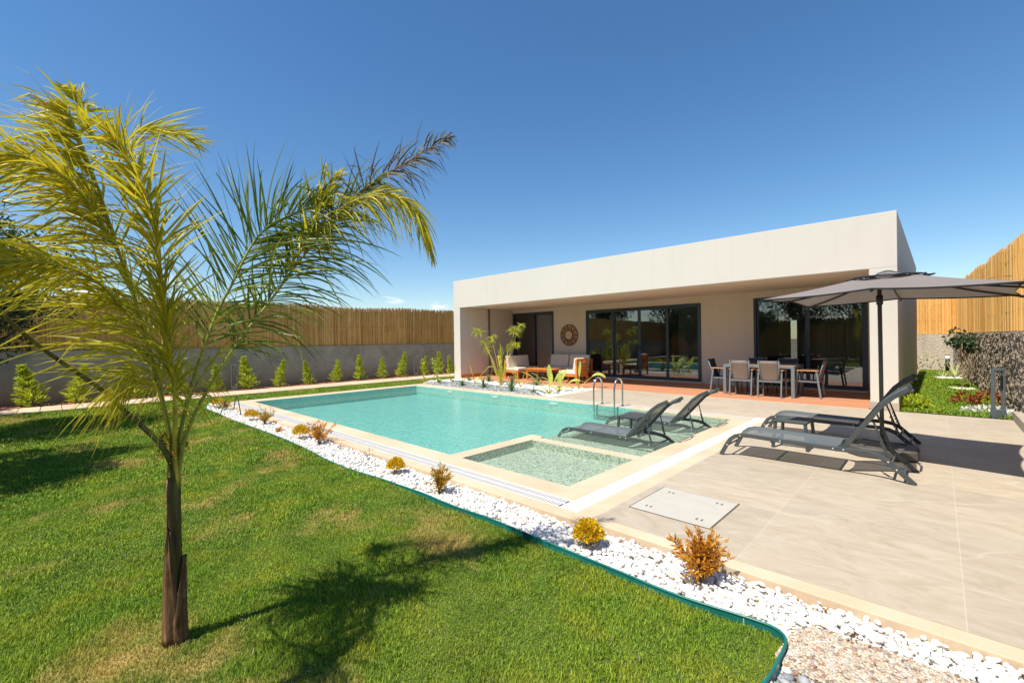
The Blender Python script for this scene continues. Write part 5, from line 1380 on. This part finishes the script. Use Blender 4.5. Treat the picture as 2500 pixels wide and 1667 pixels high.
c4 = chair('dark dining chair at the left end of the table', (-4.62, 13.86, .004), R_(-90), 'chair_frame', 'textilene_dark')
dup(c4, (-3.95, 14.45, .004), R_(180), 'dark dining chair behind the table, left one by the house', 'dining chairs round the deck table')
dup(c4, (-3.16, 14.45, .004), R_(180), 'dark dining chair behind the table, right one by the house', 'dining chairs round the deck table')

# teak lounge set
def cush(m, x0, y0, z0, x1, y1, z1): m.box(x0, y0, z0, x1, y1, z1)
A = thing('teak_armchair', 'teak armchair with beige cushions, its slatted back to the wide glass door', 'armchair', (-9.82, 13.44, .004), 0, 'teak lounge seats')
m = MB(); m.box(-.44, -.35, .25, .40, .35, .32); m.build('seat_frame', 'teak', A, bevel=.006)
for sx, h_ in ((-.41, .30), (.41, .90)):
    for sy in (-.32, .32):
        m = MB(); m.box(sx-.035, sy-.035, 0, sx+.035, sy+.035, h_); m.build('leg', 'teak', A, bevel=.005)
m = MB(); m.box(.385, -.285, .84, .435, .285, .895)
for z in (.40, .52, .64): m.box(.395, -.285, z, .43, .285, z+.055)
m.box(.39, -.03, .33, .425, .03, .84); m.build('slatted_back', 'teak', A, bevel=.004)
m = MB(); m.box(-.42, -.32, .325, .36, .32, .46); m.build('seat_cushion', 'cushion', A, bevel=.035)
m = MB(); vs_ = [(.20, -.30, .46), (.36, -.30, .46), (.36, .30, .46), (.20, .30, .46), (.28, -.30, .93), (.41, -.30, .93), (.41, .30, .93), (.28, .30, .93)]
m.add(vs_, [(0, 3, 2, 1), (4, 5, 6, 7), (0, 1, 5, 4), (1, 2, 6, 5), (2, 3, 7, 6), (3, 0, 4, 7)]); m.build('back_cushion', 'cushion', A, bevel=.035)
B_ = thing('teak_loveseat', 'teak seat with beige cushions by the papyrus plant, facing the table', 'sofa', (-12.92, 14.05, .004), 0, 'teak lounge seats')
m = MB(); m.box(-.40, -.70, .25, .40, .70, .32); m.build('seat_frame', 'teak', B_, bevel=.006)
for sx, h_ in ((.36, .30), (-.37, .78)):
    for sy in (-.66, .66):
        m = MB(); m.box(sx-.035, sy-.035, 0, sx+.035, sy+.035, h_); m.build('leg', 'teak', B_, bevel=.005)
m = MB(); m.box(-.40, -.62, .72, -.36, .62, .78); m.box(-.40, -.62, .5, -.37, .62, .56); m.build('slatted_back', 'teak', B_, bevel=.004)
for sy in (-.34, .34):
    m = MB(); m.box(-.34, sy-.33, .325, .38, sy+.33, .46); m.build('seat_cushion', 'cushion', B_, bevel=.035)
    m = MB(); m.add([(-.33, sy-.32, .46), (-.17, sy-.32, .46), (-.17, sy+.32, .46), (-.33, sy+.32, .46), (-.38, sy-.32, .95), (-.24, sy-.32, .95), (-.24, sy+.32, .95), (-.38, sy+.32, .95)],
          [(0, 3, 2, 1), (4, 5, 6, 7), (0, 1, 5, 4), (1, 2, 6, 5), (2, 3, 7, 6), (3, 0, 4, 7)]); m.build('back_cushion', 'cushion', B_, bevel=.035)
S_ = thing('teak_sofa', 'teak sofa with two beige back cushions against the house wall', 'sofa', (-11.30, 15.10, .004), 0, 'teak lounge seats')
m = MB(); m.box(-1.05, -.38, .25, 1.05, .35, .32); m.build('seat_frame', 'teak', S_, bevel=.006)
for sx in (-1.0, 1.0):
    for sy in (-.34, .31):
        m = MB(); m.box(sx-.035, sy-.035, 0, sx+.035, sy+.035, .30 if sy < 0 else .8); m.build('leg', 'teak', S_, bevel=.005)
for sx in (-.51, .51):
    m = MB(); m.box(sx-.49, -.36, .325, sx+.49, .2, .46); m.build('seat_cushion', 'cushion', S_, bevel=.035)
    m = MB(); m.add([(sx-.48, .02, .46), (sx+.48, .02, .46), (sx+.48, .18, .46), (sx-.48, .18, .46), (sx-.48, .14, .97), (sx+.48, .14, .97), (sx+.48, .29, .97), (sx-.48, .29, .97)],
          [(0, 3, 2, 1), (4, 5, 6, 7), (0, 1, 5, 4), (1, 2, 6, 5), (2, 3, 7, 6), (3, 0, 4, 7)]); m.build('back_cushion', 'cushion', S_, bevel=.04)
K = thing('coffee_table', 'low teak coffee table in front of the sofa', 'coffee table', (-11.35, 13.66, .004))
m = MB()
for i in range(6): m.box(-.68, -.40+i*.135, .43, .68, -.40+i*.135+.125, .465)
m.build('tabletop', 'teak', K, bevel=.004)
for sx in (-.62, .62):
    for sy in (-.35, .35):
        m = MB(); m.box(sx-.035, sy-.035, 0, sx+.035, sy+.035, .43); m.build('leg', 'teak', K, bevel=.005)
m = MB(); m.box(-.66, -.37, .36, .66, -.33, .43); m.box(-.66, .33, .36, .66, .37, .43); m.build('apron', 'teak', K)

# pool ladder
Ld = thing('pool_ladder', 'chrome pool ladder with two arched handrails', 'ladder', (-5.80, 9.35, 0))
for sx in (-.285, .285):
    pts = [(sx, -.17, -.33), (sx, -.17, .30), (sx, -.155, .47), (sx, -.10, .60), (sx, .0, .665), (sx, .10, .655), (sx, .18, .57), (sx, .205, .45), (sx, .205, .0)]
    m = MB(); m.tube(smooth_line(pts, 5), .021, 12); m.build('handrail', 'steel', Ld, smooth=True)
    m = MB(); m.cyl((sx, .205, .0), .045, .012, 16); m.build('flange', 'steel', Ld, smooth=True)
for z in (-.10, -.28):
    m = MB(); m.box(-.265, -.20, z-.012, .265, -.14, z+.012); m.build('step', 'steel', Ld, bevel=.004)
for i, x in enumerate((-11.89, -9.68, -7.43)):
    t_ = thing('pool_light', ('leftmost round white lamp under the far pool edge', 'middle round white lamp under the far pool edge', 'round white lamp under the far pool edge, nearest the ladder')[i], 'pool lamp', (x, 9.29, -.085), 0, 'underwater lamps on the far pool wall')
    m = MB(); m.tube([(0, 0, 0), (0, -.012, 0)], [.14, .13], 24); m.v = [(a, b_, c*.28) for a, b_, c in m.v]; m.build('lens', 'lamp_white', t_)
# metal lantern frames and a bollard
def lantern(label, loc, rz):
    t_ = thing('lantern_frame', label, 'garden lamp', loc, rz, 'dark metal lantern frames')
    m = MB(); w_ = .105
    m.box(-w_, -.03, .16, -w_+.035, .03, .90); m.box(w_-.035, -.03, .16, w_, .03, .90); m.box(-w_, -.03, .90, w_, .03, .94); m.build('frame', 'lantern_metal', t_, bevel=.004)
    m = MB(); m.box(-w_, -.045, 0, w_, .045, .16); m.build('base', 'lantern_metal', t_, bevel=.004)
    m = MB(); m.box(w_-.05, -.02, .55, w_-.035, .02, .8); m.build('lamp_strip', 'black_rubber', t_); return t_
q1 = lantern('dark rectangular lantern frame on the lawn edge at far right', (.81, 12.56, 0), R_(38))
dup(q1, (-18.15, 4.55, -.05), R_(60), 'dark lantern frame by the grey wall behind the palm stalks', 'dark metal lantern frames')
dup(q1, (-18.1, 12.15, -.05), R_(60), 'dark lantern frame by the grey wall near the house', 'dark metal lantern frames')
t_ = thing('bollard_lamp', 'black bollard lamp with a white top before the far wall', 'garden lamp', (.26, 26.6, 0))
m = MB(); m.cyl((0, 0, 0), .075, .48, 16); m.build('post', 'black_rubber', t_, smooth=True)
m = MB(); m.cyl((0, 0, .48), .075, .22, 16); m.build('lamp_head', 'lamp_white', t_, smooth=True)
m = MB(); m.cyl((0, 0, .70), .08, .03, 16); m.build('cap', 'pipe_grey', t_, smooth=True)
